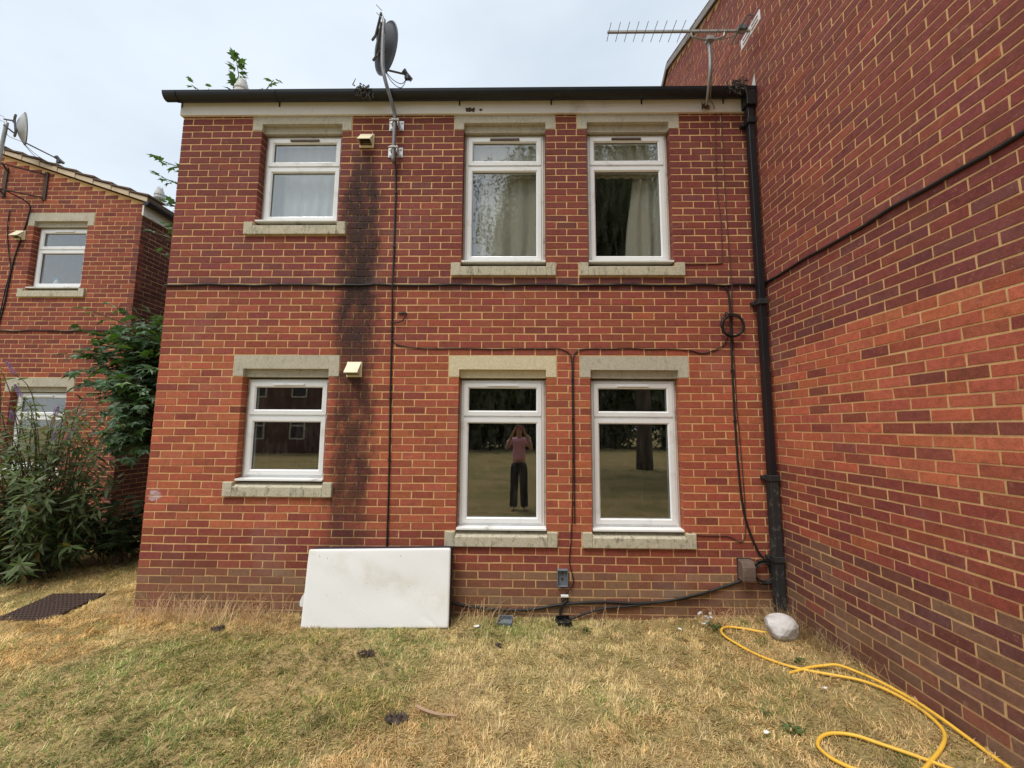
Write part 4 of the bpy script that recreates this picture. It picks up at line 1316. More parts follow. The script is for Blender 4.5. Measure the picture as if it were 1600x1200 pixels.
# wire hook
m = MB(); m.tube([(-1.20, -0.002, 2.985), (-1.17, -0.02, 2.985), (-1.17, -0.025, 2.93), (-1.20, -0.025, 2.895), (-1.27, -0.02, 2.88), (-1.31, -0.014, 2.885)], 0.0065, 6, smooth=4); m.box(-1.235, -1.155, -0.012, -0.0008, 2.978, 2.992)
tag(m.build('wire_hook', MAT['cable'], None), 'small black wire hook on the wall beside the vertical dish cable', 'hook')

# ------------------------------------------------------------------ boxes on the wall
r = tag(empty('junction_box', (0.427, 0, 0.405)), 'open grey junction box without a lid on the wall', 'junction box', 'boxes on the wall')
m = MB(); m.box(-0.050, 0.050, -0.010, -0.001, -0.078, 0.078); m.box(-0.050, -0.044, -0.040, -0.0101, -0.078, 0.078); m.box(0.044, 0.050, -0.040, -0.0101, -0.078, 0.078); m.box(-0.0439, 0.0439, -0.046, -0.0101, 0.070, 0.078); m.box(-0.0439, 0.0439, -0.036, -0.0101, -0.078, -0.070)
m.build('case', MAT['grey_box'], r, bevel=0.003)
m = MB(); m.tube([(0, -0.0101, -0.012), (0, -0.014, -0.012)], 0.013, 10); m.box(-0.004, 0.004, -0.02, -0.0101, 0.03, 0.06); m.box(-0.012, 0.012, -0.03, -0.002, -0.095, -0.079); m.build('knockout', MAT['rust'], r)
r = tag(empty('junction_box', (2.152, 0, 0.50)), 'faded brown curved cover box low on the wall beside the coil', 'junction box', 'boxes on the wall')
m = MB(); m.prism_x([(-0.001, -0.09), (-0.001, 0.095), (-0.075, 0.090), (-0.098, 0.04), (-0.098, -0.04), (-0.088, -0.095)], -0.062, 0.062); m.build('cover', MAT['brown_box'], r, bevel=0.012)
m = MB(); m.box(-0.066, 0.066, -0.012, -0.0006, -0.10, 0.10); m.build('backplate', MAT['black_rough'], r)
r = tag(empty('terminal_block', (0.445, -0.03, 0.245)), 'small white terminal block hanging on cables below the grey box', 'terminal block')
m = MB(); m.box(-0.036, 0.036, -0.012, 0.012, -0.010, 0.010); m.build('case', MAT['white_plastic'], r, bevel=0.003)
m = MB()
for k in range(4): m.tube([(-0.02 + 0.013 * k, 0, -0.009), (-0.03 + 0.02 * k, 0.005, -0.035), (-0.02 + 0.01 * k, 0.01, -0.06)], 0.004, 5, smooth=3)
m.build('wire', MAT['cable'], r)
for (x, y, lb, mt) in ((-0.11, -0.16, 'small grey plastic tray lying in the grass below the tall window', 'grey_box'), (0.42, -0.12, 'dark open drain box in the grass below the grey junction box', 'black_plastic')):
    z = float(g(x, y))
    r = tag(empty('drain_tray', (x, y, z), random.uniform(-0.15, 0.15)), lb, 'tray', 'trays lying along the wall foot')
    m = MB(); m.box(-0.065, 0.065, -0.05, 0.05, 0.012, 0.018)
    for bx in ((-0.065, -0.058, -0.05, 0.05), (0.058, 0.065, -0.05, 0.05), (-0.0579, 0.0579, -0.05, -0.043), (-0.0579, 0.0579, 0.043, 0.05)): m.box(*bx, 0.0181, 0.055)
    m.build('tray', MAT[mt], r).rotation_euler = (rad(14), 0, 0)
    m = MB(); m.box(-0.03, 0.03, 0.051, 0.056, 0.02, 0.05); m.build('flange', MAT[mt], r)

# ------------------------------------------------------------------ mattress against the wall
r = tag(empty('mattress', (-1.27, -0.20, 0.03)), 'white single mattress with a dark border leaning on its side against the wall', 'mattress')


def slab(w, h, d, y0, rnd, nx=60, nz=40, puff=0.006):
    """front sheet: nearly flat, crisp rounded edge, a few soft dents and a corner crease"""
    V, F = [], []
    ease = lambda t: math.copysign(1 - (1 - abs(t)) ** 1.7, t)
    for j in range(nz + 1):
        for i in range(nx + 1):
            s, t = ease(i / nx * 2 - 1), ease(j / nz * 2 - 1)
            x, z = s * w / 2, (t + 1) * h / 2
            cx, cz = max(0, abs(x) - (w / 2 - rnd)), max(0, abs(z - h / 2) - (h / 2 - rnd))
            l = math.hypot(cx, cz)
            if l > rnd:
                x -= math.copysign(cx * (1 - rnd / l), x); z -= math.copysign(cz * (1 - rnd / l), z - h / 2)
            ex, ez = (1 - abs(s)) * w / 2, (1 - abs(t)) * h / 2
            y = y0 + 0.013 * (math.exp(-ex / 0.005) + math.exp(-ez / 0.005)) - puff * math.sin((s + 1) * 2.1) * math.sin((t + 1) * 1.4)
            y += 0.010 * math.exp(-(((x - .1) / .3) ** 2 + ((z - .3) / .16) ** 2)) + 0.001 * math.sin(11 * s + 5 * t) * math.sin(4 * t + 1)
            y += 0.006 * math.exp(-(((x - .62) + (z - .02) * 1.3 + .07) / .012) ** 2) * (1 if z < .12 else 0)
            V.append((x, y, z))
    F = [(j * (nx + 1) + i, j * (nx + 1) + i + 1, (j + 1) * (nx + 1) + i + 1, (j + 1) * (nx + 1) + i) for j in range(nz) for i in range(nx)]
    return V, F


MW, MH, MD = 1.325, 0.665, 0.13
V, F = slab(MW, MH, MD, -0.07, 0.022)
m = MB(); m.add(V, F); cov = m.build('cover', MAT['mattress'], r, smooth=True)
so = cov.modifiers.new('cloth', 'SOLIDIFY'); so.thickness = 0.012; so.offset = -1
m = MB(); m.box(-MW / 2 + 0.003, MW / 2 + 0.004, -0.050, 0.062, 0.004, MH + 0.003); bd = m.build('border', MAT['border'], r, bevel=0.014)
for o in (cov, bd):
    o.rotation_euler = (rad(-8.5), rad(-1.1), 0)
m = MB()
fl = [(-0.655, -0.015, 0.16), (-0.70, -0.02, 0.175), (-0.705, -0.015, 0.21), (-0.69, -0.01, 0.255), (-0.66, 0.0, 0.30)]
m.add(fl + [(x, y + 0.02, z) for x, y, z in fl], [(0, 1, 2, 3, 4), (9, 8, 7, 6, 5)] + [(i, 5 + i, 5 + (i + 1) % 5, (i + 1) % 5) for i in range(5)])
m.build('flap', MAT['white_plastic'], r)

# ------------------------------------------------------------------ stone, hose, litter on the lawn
def rock(name, c, s, mat, label, cat, seed=0, sub=3, amp=0.16, group=None, flat=0.0):
    bm = bmesh.new()
    bmesh.ops.create_icosphere(bm, subdivisions=sub, radius=1)
    rng = np.random.default_rng(seed)
    pl = [(Vector(rng.normal(0, 1, 3)).normalized(), rng.uniform(0.72, 0.95)) for _ in range(9)]
    for v in bm.verts:
        for nrm, dd in pl:
            q = v.co.dot(nrm)
            if q > dd: v.co -= nrm * (q - dd) * 0.85
        n1 = float(fbm(np.array(v.co.x * 2 + 5), np.array(v.co.y * 2 + v.co.z * 3), seed, 3))
        v.co *= 1 + amp * (n1 - 0.5)
        v.co = Vector((v.co.x * s[0], v.co.y * s[1], v.co.z * s[2]))
    me = bpy.data.meshes.new(name)
    bm.to_mesh(me); bm.free()
    o = link(name, me, mat)
    o.location = c
    return tag(o, label, cat, group)


rock('rock', (2.20, -0.43, float(g(2.2, -0.43)) + 0.085), (0.135, 0.115, 0.105), MAT['stone'], 'pale rounded rock at the foot of the downpipe', 'rock', 4)


def on(pts, lift=0.014):
    return [(x, y, float(g(x, y)) + lift + 0.012 * (0.5 + 0.5 * math.sin(x * 9 + y * 7))) for x, y in pts]


hp = [(2.32, -0.33), (2.13, -0.36), (1.99, -0.28), (1.87, -0.24), (1.79, -0.27), (1.75, -0.36), (1.78, -0.50), (1.84, -0.67), (1.95, -0.82), (2.07, -0.92), (2.20, -1.00), (2.31, -1.07), (2.38, -1.17), (2.42, -1.30), (2.42, -1.42), (2.38, -1.53), (2.28, -1.63),
      (2.12, -1.73), (1.95, -1.80), (1.75, -1.78), (1.66, -1.70), (1.64, -1.60), (1.70, -1.53), (1.78, -1.51), (1.88, -1.54), (1.96, -1.61), (2.06, -1.70), (2.20, -1.84), (2.35, -1.95), (2.42, -1.85), (2.445, -1.67), (2.44, -1.46), (2.43, -1.30), (2.40, -1.17), (2.36, -1.06), (2.28, -0.93), (2.20, -0.885), (2.09, -0.89), (2.00, -0.91), (1.93, -0.93)]
P = on(hp)
for k in range(31, 36): P[k] = (P[k][0], P[k][1], P[k][2] + 0.02)
m = MB(); m.tube(P, 0.0096, 8, smooth=7)
tag(m.build('garden_hose', MAT['hose'], None, smooth=True), 'yellow garden hose lying in loops on the grass beside the blank wall', 'hose')


def clump(x, y, s, label, seed):
    rng = np.random.default_rng(seed)
    m = MB()
    z = float(g(x, y)) + 0.014
    for k in range(44):
        a, l = rng.uniform(0, 6.28), rng.uniform(0.2, 1.0) * s
        q = (x + l * math.cos(a) * 0.9, y + l * math.sin(a) * 0.6)
        h = rng.uniform(0.01, 0.035)
        rr_ = rng.uniform(0.3, 0.8) * s * 0.28
        n = 6
        vs = [(q[0] + rr_ * math.cos(b + k) * rng.uniform(.6, 1.2), q[1] + rr_ * math.sin(b + k) * rng.uniform(.6, 1.2), z + 0.004) for b in np.linspace(0, 2 * math.pi, n, endpoint=False)]
        m.add(vs + [(q[0] + rng.normal(0, .012), q[1] + rng.normal(0, .012), z + h * .6 + 0.010)], [(i, (i + 1) % n, n) for i in range(n)])
    o = m.build('soil_clump', MAT['dung'], None)
    o['kind'] = 'thing'
    return tag(o, label, 'soil clump', 'dark clumps on the lawn')


clump(-1.17, -0.70, 0.075, 'dark crumbly clump on the lawn in front of the mattress', 1)
clump(-0.72, -1.42, 0.075, 'dark clump on the lawn beside the pale stick', 2)
clump(-0.15, -0.56, 0.035, 'small dark clump on the lawn in front of the grey tray', 3)
clump(-2.62, -0.33, 0.06, 'dark clump in the dry stems near the house corner', 4)
m = MB(); m.tube([(x, y, float(g(x, y)) + zz) for x, y, zz in ((-0.62, -1.345, 0.05), (-0.56, -1.365, 0.04), (-0.48, -1.385, 0.034), (-0.40, -1.385, 0.03), (-0.36, -1.39, 0.03))], [0.010, 0.006], 6, smooth=3)
tag(m.build('stick', MAT['twig'], None), 'pale bent stick lying on the lawn beside a dark clump', 'stick')
for (x, y, s, lb, sd) in ((1.42, -1.50, 0.022, 'white scrap of paper on the lawn inside the hose loops', 1), (-0.36, -0.26, 0.03, 'white scrap in the weeds between the mattress and the grey tray', 2),
                          (1.42, -0.27, 0.022, 'white scrap on the grass below the brown box', 3), (1.66, -0.20, 0.020, 'white scrap beside the green weed at the wall foot', 4), (2.02, -1.14, 0.018, 'pale scrap on the grass near the crossing of the hose', 5)):
    rng = np.random.default_rng(sd)
    vs = [(s * math.cos(q) * rng.uniform(.6, 1.3), s * 0.7 * math.sin(q) * rng.uniform(.6, 1.3), rng.uniform(-.004, .012)) for q in np.linspace(0, 6.28, 7, endpoint=False)]
    m = MB(); m.add(vs + [(0, 0, 0.012)] + [(x_, y_, z_ - 0.002) for x_, y_, z_ in vs], [(i, (i + 1) % 7, 7) for i in range(7)] + [(i, 8 + i, 8 + (i + 1) % 7, (i + 1) % 7) for i in range(7)] + [tuple(range(14, 7, -1))])
    o = m.build('paper_scrap', MAT['paper'], None)
    o.location = (x, y, float(g(x, y)) + 0.032)
    tag(o, lb, 'paper scrap', 'white scraps on the lawn')
PEB = ['small grey pebble heaped at the wall foot below the brown box'] * 9
for k in range(9):
    x, y = 1.72 + random.uniform(-0.06, 0.08), -0.11 + random.uniform(-0.04, 0.05)
    rock('pebble', (x, y, float(g(x, y)) + 0.03 + random.uniform(0, 0.05)), (0.014, 0.014, 0.013), MAT['stone'], PEB[k], 'pebble', 20 + k, 2, 0.1, 'pebbles at the wall foot')

# iron drain cover let into the grass
gr = [(-4.78, -0.22), (-4.30, -0.19), (-4.36, 0.38), (-4.90, 0.35)]
r = tag(empty('drain_cover', (-4.59, 0.08, float(g(-4.59, 0.08)) + 0.012)), 'rusty iron drain cover with a raised grid set in the dry grass', 'drain cover')
m = MB(); q = [(x + 4.59, y - 0.08) for x, y in gr]
m.add([(x, y, -0.03) for x, y in q] + [(x, y, 0.006) for x, y in q], [(3, 2, 1, 0), (4, 5, 6, 7), (0, 1, 5, 4), (1, 2, 6, 5), (2, 3, 7, 6), (3, 0, 4, 7)])
m.build('plate', MAT['rust'], r)
m = MB()
bil = lambda s, t: tuple((1 - t) * ((1 - s) * q[0][k] + s * q[1][k]) + t * ((1 - s) * q[3][k] + s * q[2][k]) for k in (0, 1))
for i in range(13):
    for j in range(13):
        a, b, c, d = bil(i / 13 + .012, j / 13 + .012), bil((i + 1) / 13 - .012, j / 13 + .012), bil((i + 1) / 13 - .012, (j + 1) / 13 - .012), bil(i / 13 + .012, (j + 1) / 13 - .012)
        m.add([(*p_, 0.0062) for p_ in (a, b, c, d)] + [(*p_, 0.014) for p_ in (a, b, c, d)], [(4, 5, 6, 7), (0, 1, 5, 4), (1, 2, 6, 5), (2, 3, 7, 6), (3, 0, 4, 7)])
o = m.build('grid_studs', MAT['rust'], r); o['kind'] = 'stuff'
# moss in the gutter
for (x, y, z, lb) in ((-1.66, -0.15, 5.37, 'dry moss and twigs hanging over the gutter beside the dish pole'), (2.26, -0.16, 5.39, 'grey moss on the gutter end beside the downpipe hopper')):
    m = MB()
    for k in range(46):
        p = Vector((x + random.gauss(0, 0.045), y + random.uniform(-0.02, 0.02), z + random.uniform(-0.07, 0.045)))
        m.tube([p, p + Vector((random.gauss(0, .02), random.gauss(-.004, .01), random.gauss(-.012, .02))), p + Vector((random.gauss(0, .03), random.gauss(-.004, .014), random.gauss(-.03, .03)))], [0.008, 0.003], 5)
    o = m.build('moss', MAT['moss'], None); tag(o, lb, 'moss', None, 'stuff')

# spray bottle in the left house window
r = tag(empty('spray_bottle', (-7.62, LY + 0.20, 4.03)), 'white and blue spray bottle standing inside the left house upper window', 'bottle')
m = MB(); m.lathe([(0.035, 0), (0.038, 0.01), (0.038, 0.11), (0.014, 0.15), (0.014, 0.165)], (0, 0, 0), 12); m.build('bottle', MAT['white_plastic'], r)
m = MB(); m.box(-0.055, 0.03, -0.012, 0.012, 0.166, 0.195); m.box(-0.045, -0.035, -0.006, 0.006, 0.13, 0.166); m.build('trigger', simple('blue_plastic', (0.05, 0.25, 0.42), 0.4), r)
m = MB(); m.box(LX - 0.9, LX - 1.75, LY + 0.256, LY + 0.42, 3.985, 4.025); m.build('inner_sill', MAT['plaster'], left)


# ------------------------------------------------------------------ plants
def leaf_card(outline, fold=0.18, droop=0.15):
    """leaf from a half outline [(s along the length, half width)]: midrib raised, sides folded, tip drooping"""
    V, F = [], []
    for s, w in outline:
        z = -droop * s * s
        V += [(-w, s, z + fold * w), (0, s, z), (w, s, z + fold * w)]
    for i in range(len(outline) - 1):
        a, b = 3 * i, 3 * (i + 1)
        F += [(a, a + 1, b + 1, b), (a + 1, a + 2, b + 2, b + 1)]
    return np.array(V), F


def palmate(droop=0.25):
    """five lobed sycamore leaf, base at the origin, tip along +y, unit length"""
    ang = [(-128, .42), (-104, .62), (-92, .34), (-62, .84), (-44, .50), (-26, .72), (-14, .60), (0, 1.0), (14, .60), (26, .72), (44, .50), (62, .84), (92, .34), (104, .62), (128, .42)]
    V = [(0, 0.0, 0)]
    for a, r_ in ang:
        x, y = r_ * math.sin(rad(a)) * 0.62, 0.18 + r_ * math.cos(rad(a)) * 0.72
        V.append((x, y, -droop * (x * x + y * y) + 0.10 * abs(math.sin(rad(a) * 3))))
    V.append((0, 0.2, 0.03))
    c = len(V) - 1
    F = [(i, c, i + 1) for i in range(1, len(ang))] + [(0, c, 1), (len(ang), c, 0)]
    F = [tuple(f) for f in F]
    return np.array(V), F


LANCE = leaf_card([(0, .004), (.15, .07), (.35, .115), (.6, .095), (.82, .045), (1, .003)])
BROAD = leaf_card([(0, .006), (.15, .14), (.38, .22), (.62, .18), (.84, .085), (1, .004)])
CHIP = (np.array([(0, 0, 0), (.24, .45, .04), (0, 1, -.05), (-.24, .5, .04)]), [(0, 1, 2, 3)])
OVAL = leaf_card([(0, .01), (.3, .28), (.65, .26), (1, .01)])


def leaf_mats(pos, dirs, ups, size):
    """y axis along dirs, z axis near ups"""
    n = len(pos)
    y = dirs / np.linalg.norm(dirs, axis=1, keepdims=True)
    z = ups - (ups * y).sum(1, keepdims=True) * y
    z /= np.maximum(np.linalg.norm(z, axis=1, keepdims=True), 1e-6)
    x = np.cross(y, z)
    M_ = np.zeros((n, 4, 4)); M_[:, 3, 3] = 1
    M_[:, :3, 0] = x * size[:, None]; M_[:, :3, 1] = y * size[:, None]; M_[:, :3, 2] = z * size[:, None]; M_[:, :3, 3] = pos
    return M_


def leaves(root, tmpl, mats, cols, mat, n_parts=300, name='leaf', hide=None, rest='foliage'):
    V, F = tmpl
    inv = np.array(root.matrix_world.inverted()) if root else np.eye(4)
    off = np.array(root.location) if root else np.zeros(3)
    pick = np.array([], int)
    if n_parts:
        c = mats @ np.array([0, .5, 0, 1.0])
        px, py, z = project(c[:, :3])
        s = np.linalg.norm(mats[:, :3, 1], axis=1)
        a = np.where((z > .3) & (px > 0) & (px < 1600) & (py > 0) & (py < 1200), s / np.maximum(z, .3), 0)
        if hide is not None: a = np.where(hide(c, px, py), 0, a)
        # those in front count first: damp with the depth inside the crown
        a = a * (1 + 0.15 * (z.max() - z) / (np.ptp(z) + 1e-6))
        pick = np.argsort(-a)[:n_parts]; pick = pick[a[pick] > 0]
        me = np_mesh(name, V, np.concatenate([np.array(f) for f in F]), np.array([len(f) for f in F]), np.ones((len(V), 3)))
        me.materials.append(mat)
        for i in pick:
            mm = mats[i].copy(); mm[:3, 3] -= off
            o = bpy.data.objects.new(name, me)
            o.matrix_local = Matrix(mm); o.color = (*cols[i], 1); o.parent = root
            COL.objects.link(o)
    ids = np.setdiff1d(np.arange(len(mats)), pick)
    if len(ids):
        mm = mats[ids].copy(); mm[:, :3, 3] -= off
        o = link(rest, instances_mesh(rest, V, F, mm, cols[ids]), mat, root)
        o['kind'] = 'stuff'


def unit(v): return v / np.maximum(np.linalg.norm(v, axis=-1, keepdims=True), 1e-9)


# sycamore in the alley
def sycamore():
    rng = np.random.default_rng(21)
    base = (-4.55, 2.1, float(g(-4.55, 2.1)))
    r = tag(empty('sycamore_tree', base), 'young sycamore with broad lobed leaves growing in the alley between the two houses', 'tree')
    o0 = Vector(base)
    m = MB(); m.tube([Vector(p) - o0 for p in (base, (-4.5, 2.05, 1.5), (-4.42, 1.9, 3.2), (-4.40, 1.8, 5.2), (-4.36, 1.6, 7.0))], [0.075, 0.018], 8, smooth=5); m.build('trunk', MAT['bark'], r, smooth=True)
    # spray: (start on the trunk, tip, leaves)
    sprays = []
    def lobe(c, rad3, n, frm):
        for _ in range(n):
            d = unit(rng.normal(0, 1, 3)) * rng.uniform(0.35, 1.0) ** 0.6
            sprays.append((np.array(frm), np.array(c) + d * np.array(rad3), 11))
    lobe((-4.55, 0.95, 2.55), (0.56, 0.50, 0.82), 100, (-4.42, 1.9, 2.2))
    lobe((-4.50, 0.80, 2.05), (0.50, 0.45, 0.50), 46, (-4.45, 1.9, 1.8))
    lobe((-5.05, 1.05, 2.62), (0.62, 0.42, 0.55), 56, (-4.42, 1.9, 2.2))
    lobe((-4.65, 1.9, 2.7), (0.8, 0.8, 1.0), 60, (-4.42, 1.9, 2.4))
    lobe((-4.62, 0.75, 1.72), (0.38, 0.35, 0.30), 26, (-4.45, 1.9, 1.7))
    for tip in ((-5.72, 0.95, 2.72), (-5.62, 0.9, 3.02), (-5.48, 0.9, 3.28), (-5.40, 1.0, 2.35), (-5.66, 1.05, 2.50), (-5.15, 0.9, 3.32), (-5.3, 0.95, 2.95), (-5.5, 1.0, 2.85), (-5.05, 0.9, 3.05)):
        sprays.append((np.array((-4.6, 1.6, 2.5)), np.array(tip), 9))
    lobe((-4.5, 1.9, 4.6), (0.45, 0.5, 0.9), 22, (-4.41, 1.8, 4.0))
    lobe((-4.35, 1.7, 6.2), (0.45, 0.4, 0.7), 16, (-4.40, 1.8, 5.2))
    for tip, nl in (((-5.42, 1.55, 5.80), 12), ((-5.34, 1.5, 5.50), 9), ((-5.22, 1.55, 5.10), 10), ((-5.16, 1.5, 4.75), 9), ((-5.30, 1.5, 4.62), 4), ((-5.17, 1.45, 4.30), 5),
                    ((-4.36, 1.5, 7.42), 14), ((-4.33, 1.5, 7.1), 10), ((-5.02, 1.5, 7.0), 4), ((-4.75, 1.5, 6.93), 3), ((-3.72, 1.45, 7.02), 5)):
        sprays.append((np.array((-4.40, 1.8, min(tip[2] - 0.6, 6.6))), np.array(tip), nl))
    tw = MB()
    pos, dirs, ups, size, cols = [], [], [], [], []
    for a, b, nl in sprays:
        mid = (a + b) / 2 + np.array([0, 0, 0.10 * np.linalg.norm(b - a)])
        pts = [Vector(p) - o0 for p in (a, mid, b)]
        tw.tube(pts, [0.012, 0.005], 4, smooth=4)
        for k in range(nl):
            t = 1 - 0.55 * (k / nl) ** 1.2
            p = (1 - t) ** 2 * a + 2 * t * (1 - t) * mid + t * t * b
            ax = unit(b - a)
            side = unit(np.cross(ax, [0, 0, 1.0]) + 1e-6) * (1 if k % 2 else -1)
            d = unit(side * rng.uniform(.4, 1.0) + ax * rng.uniform(.1, .9) + np.array([0, -0.25, rng.uniform(-.55, .05)]) + rng.normal(0, .25, 3))
            pos.append(p + d * 0.045); dirs.append(d); ups.append(unit(np.array([0, -0.35, 1.0]) + rng.normal(0, .3, 3)))
            size.append(rng.uniform(0.10, 0.20))
            cols.append(np.array([0.075, 0.130, 0.068]) * rng.uniform(.75, 1.4) if rng.random() < 0.8 else np.array([0.085, 0.155, 0.04]) * rng.uniform(.8, 1.2))
    ob = tw.build('twigs', MAT['stem'], r); ob['kind'] = 'stuff'
    leaves(r, palmate(), leaf_mats(np.array(pos), np.array(dirs), np.array(ups), np.array(size)), np.array(cols), MAT['leaf'], 300,
           hide=lambda c, px, py: (px > 262 - (py - 450) * 0.09) & (py > 145))


sycamore()


# buddleia in the near left
def buddleia():
    rng = np.random.default_rng(31)
    bx, by = -5.75, 0.85
    base = (bx, by, float(g(bx, by)))
    r = tag(empty('buddleia_bush', base), 'tall buddleia bush with narrow leaves and lilac flower spikes at the edge of the alley', 'bush')
    o0 = np.array(base)
    pos, dirs, ups, size, cols = [], [], [], [], []
    fl = []
    st = MB()
    tips = []
    for k in range(150):
        q = rng.uniform(0, 6.28); rr_ = rng.uniform(0.1, 1.0) ** 0.6
        h = rng.uniform(0.75, 2.15) if rng.random() < 0.7 else rng.uniform(0.3, 0.9)
        tips.append((bx + 1.02 * rr_ * math.cos(q), by - 0.1 + 0.80 * rr_ * math.sin(q), h))
    tips += [(-6.05, 0.45, 2.52), (-5.85, 0.5, 2.36), (-5.62, 0.5, 2.05), (-5.3, 0.45, 1.80), (-5.05, 0.5, 1.62), (-4.82, 0.5, 1.48), (-6.2, 0.4, 2.25), (-6.3, 0.45, 2.6), (-5.5, 0.4, 1.85), (-5.95, 0.35, 2.1)]
    for (tx, ty, tz) in tips:
        b0 = np.array([bx + rng.normal(0, .12), by + rng.normal(0, .12), o0[2]])
        tip = np.array([tx, ty, tz + o0[2]])
        mid = b0 * 0.45 + tip * 0.55 + np.array([0, 0, 0.28 * tz])
        st.tube([Vector(b0 - o0), Vector(mid - o0), Vector(tip - o0)], [0.008, 0.002], 5, smooth=5)
        nl = 34
        for i in range(nl):
            t = 0.10 + 0.90 * i / nl
            p = (1 - t) ** 2 * b0 + 2 * t * (1 - t) * mid + t * t * tip
            ax = unit(2 * (1 - t) * (mid - b0) + 2 * t * (tip - mid))
            a = i * 2.4 + rng.uniform(0, .6)
            s1 = unit(np.cross(ax, [0.3, 0.1, 1.0])); s2 = np.cross(ax, s1)
            d = unit(s1 * math.cos(a) + s2 * math.sin(a) + ax * rng.uniform(.2, .7) + np.array([0, -.1, rng.uniform(-.75, .05)]))
            pos.append(p); dirs.append(d); ups.append(unit(np.array([0, -.25, 1.0]) + rng.normal(0, .3, 3)))
            size.append(rng.uniform(.09, .19) * (1.15 - .35 * t))
            hh = (p[2] - o0[2]) / 2.2
            c = np.array([0.165, 0.20, 0.115]) if rng.random() < 0.25 + 0.5 * hh else np.array([0.11, 0.155, 0.055])
            if rng.random() < 0.06: c = np.array([0.16, 0.12, 0.035])
            cols.append(c * rng.uniform(.7, 1.3))
        if tz > 1.5 and rng.random() < 0.3: fl.append((tip, unit(tip - mid)))
    o = st.build('stems', MAT['stem'], r, smooth=True); o['kind'] = 'stuff'
    leaves(r, LANCE, leaf_mats(np.array(pos), np.array(dirs), np.array(ups), np.array(size)), np.array(cols), MAT['leaf_matt'], 300)
    fm = simple('lilac_flower', (0.36, 0.25, 0.50), 0.9, var=0.3, scale=60)
    fd = simple('faded_flower', (0.30, 0.23, 0.20), 0.9, var=0.3, scale=60)
    for i, (p, ax) in enumerate(fl):
        m = MB()
        for k in range(40):
            t = k / 40
            w = 0.020 * (1 - 0.75 * t)
            a = k * 2.4
            c = Vector(p - o0) + Vector(ax) * (0.15 * t) + Vector((w * math.cos(a), w * math.sin(a), 0.3 * w * math.sin(a * 2)))
            s = 0.008
            m.add([c + Vector((s, 0, 0)), c + Vector((0, s, 0)), c + Vector((-s, 0, 0)), c + Vector((0, -s, 0)), c + Vector((0, 0, s)), c - Vector((0, 0, s))],
                  [(0, 1, 4), (1, 2, 4), (2, 3, 4), (3, 0, 4), (1, 0, 5), (2, 1, 5), (3, 2, 5), (0, 3, 5)])
        m.build('flower_spike', fm if i % 3 else fd, r)


buddleia()


def low_shrub():
    """broad leaved dark shrub under the buddleia, reaching to the wall of the alley"""
    rng = np.random.default_rng(41)
    base = (-5.15, 1.35, float(g(-5.15, 1.35)))
    r = tag(empty('laurel_shrub', base), 'dark broad leaved shrub low down between the buddleia and the alley', 'shrub')
    o0 = np.array(base)
    pos, dirs, ups, size, cols = [], [], [], [], []
    st = MB()
    for k in range(46):
        tip = np.array([-5.25, 1.2, 0]) + np.array([rng.uniform(-.75, .42), rng.uniform(-.6, .6), rng.uniform(.22, .95)])
        tip[2] += o0[2]
        b0 = o0 + np.array([rng.normal(0, .15), rng.normal(0, .15), 0])
        mid = b0 * .5 + tip * .5 + np.array([0, 0, .15])
        st.tube([Vector(b0 - o0), Vector(mid - o0), Vector(tip - o0)], [0.008, 0.003], 4, smooth=3)
        for i in range(13):
            t = .3 + .7 * i / 12
            p = (1 - t) ** 2 * b0 + 2 * t * (1 - t) * mid + t * t * tip
            a = i * 2.4
            d = unit(np.array([math.cos(a), math.sin(a) - .3, rng.uniform(-.5, .25)]))
            pos.append(p); dirs.append(d); ups.append(unit(np.array([0, -.3, 1.]) + rng.normal(0, .25, 3))); size.append(rng.uniform(.09, .17))
            cols.append(np.array([0.036, 0.062, 0.020]) * rng.uniform(.6, 1.4))
    o = st.build('stems', MAT['stem'], r); o['kind'] = 'stuff'
    leaves(r, BROAD, leaf_mats(np.array(pos), np.array(dirs), np.array(ups), np.array(size)), np.array(cols), MAT['leaf_matt'], 200)


low_shrub()


# ------------------------------------------------------------------ grass
def blades(n, xr, yr, keep, seed, lmin, lmax, wmin, wmax, lean, name, label, palette, group=None):
    rng = np.random.default_rng(seed)
    x, y = rng.uniform(*xr, n), rng.uniform(*yr, n)
    k = keep(x, y, rng)
    x, y = x[k], y[k]
    n = len(x)
    z = g(x, y)
    L = rng.uniform(lmin, lmax, n) * (0.45 + 0.6 * vnoise(x * 6, y * 6, 77) + .5 * vnoise(x * 19, y * 19, 78)); W = rng.uniform(wmin, wmax, n)
    a = rng.normal(0, 1.0, n) + 14 * fbm(x * 5, y * 5, 9, 3)
    ln = np.clip(rng.normal(lean, 0.28, n), 0.0, 1.45)
    dx, dy = np.cos(a), np.sin(a)
    sx, sy = -dy, dx
    up1, ho1 = np.cos(ln * 0.7), np.sin(ln * 0.7)
    up2, ho2 = np.cos(np.minimum(ln * 1.25, 1.6)), np.sin(np.minimum(ln * 1.25, 1.6))
    p0 = np.stack([x, y, z - 0.004], 1)
    p1 = p0 + np.stack([dx * ho1, dy * ho1, up1], 1) * (L * .55)[:, None]
    p2 = p1 + np.stack([dx * ho2, dy * ho2, up2], 1) * (L * .45)[:, None]
    s = np.stack([sx, sy, np.zeros(n)], 1) * (W / 2)[:, None]
    V = np.stack([p0 - s, p0 + s, p1 + s * .8, p1 - s * .8, p2], 1).reshape(-1, 3)
    i = 5 * np.arange(n)
    loops = np.stack([i, i + 1, i + 2, i + 3, i + 3, i + 2, i + 4], 1).ravel()
    sizes = np.tile([4, 3], n)
    col = palette(x, y, rng)
    me = np_mesh(name, V, loops, sizes, np.repeat(col, 5, 0))
    o = link(name, me, MAT['grass'])
    return tag(o, label, None, None, 'stuff')


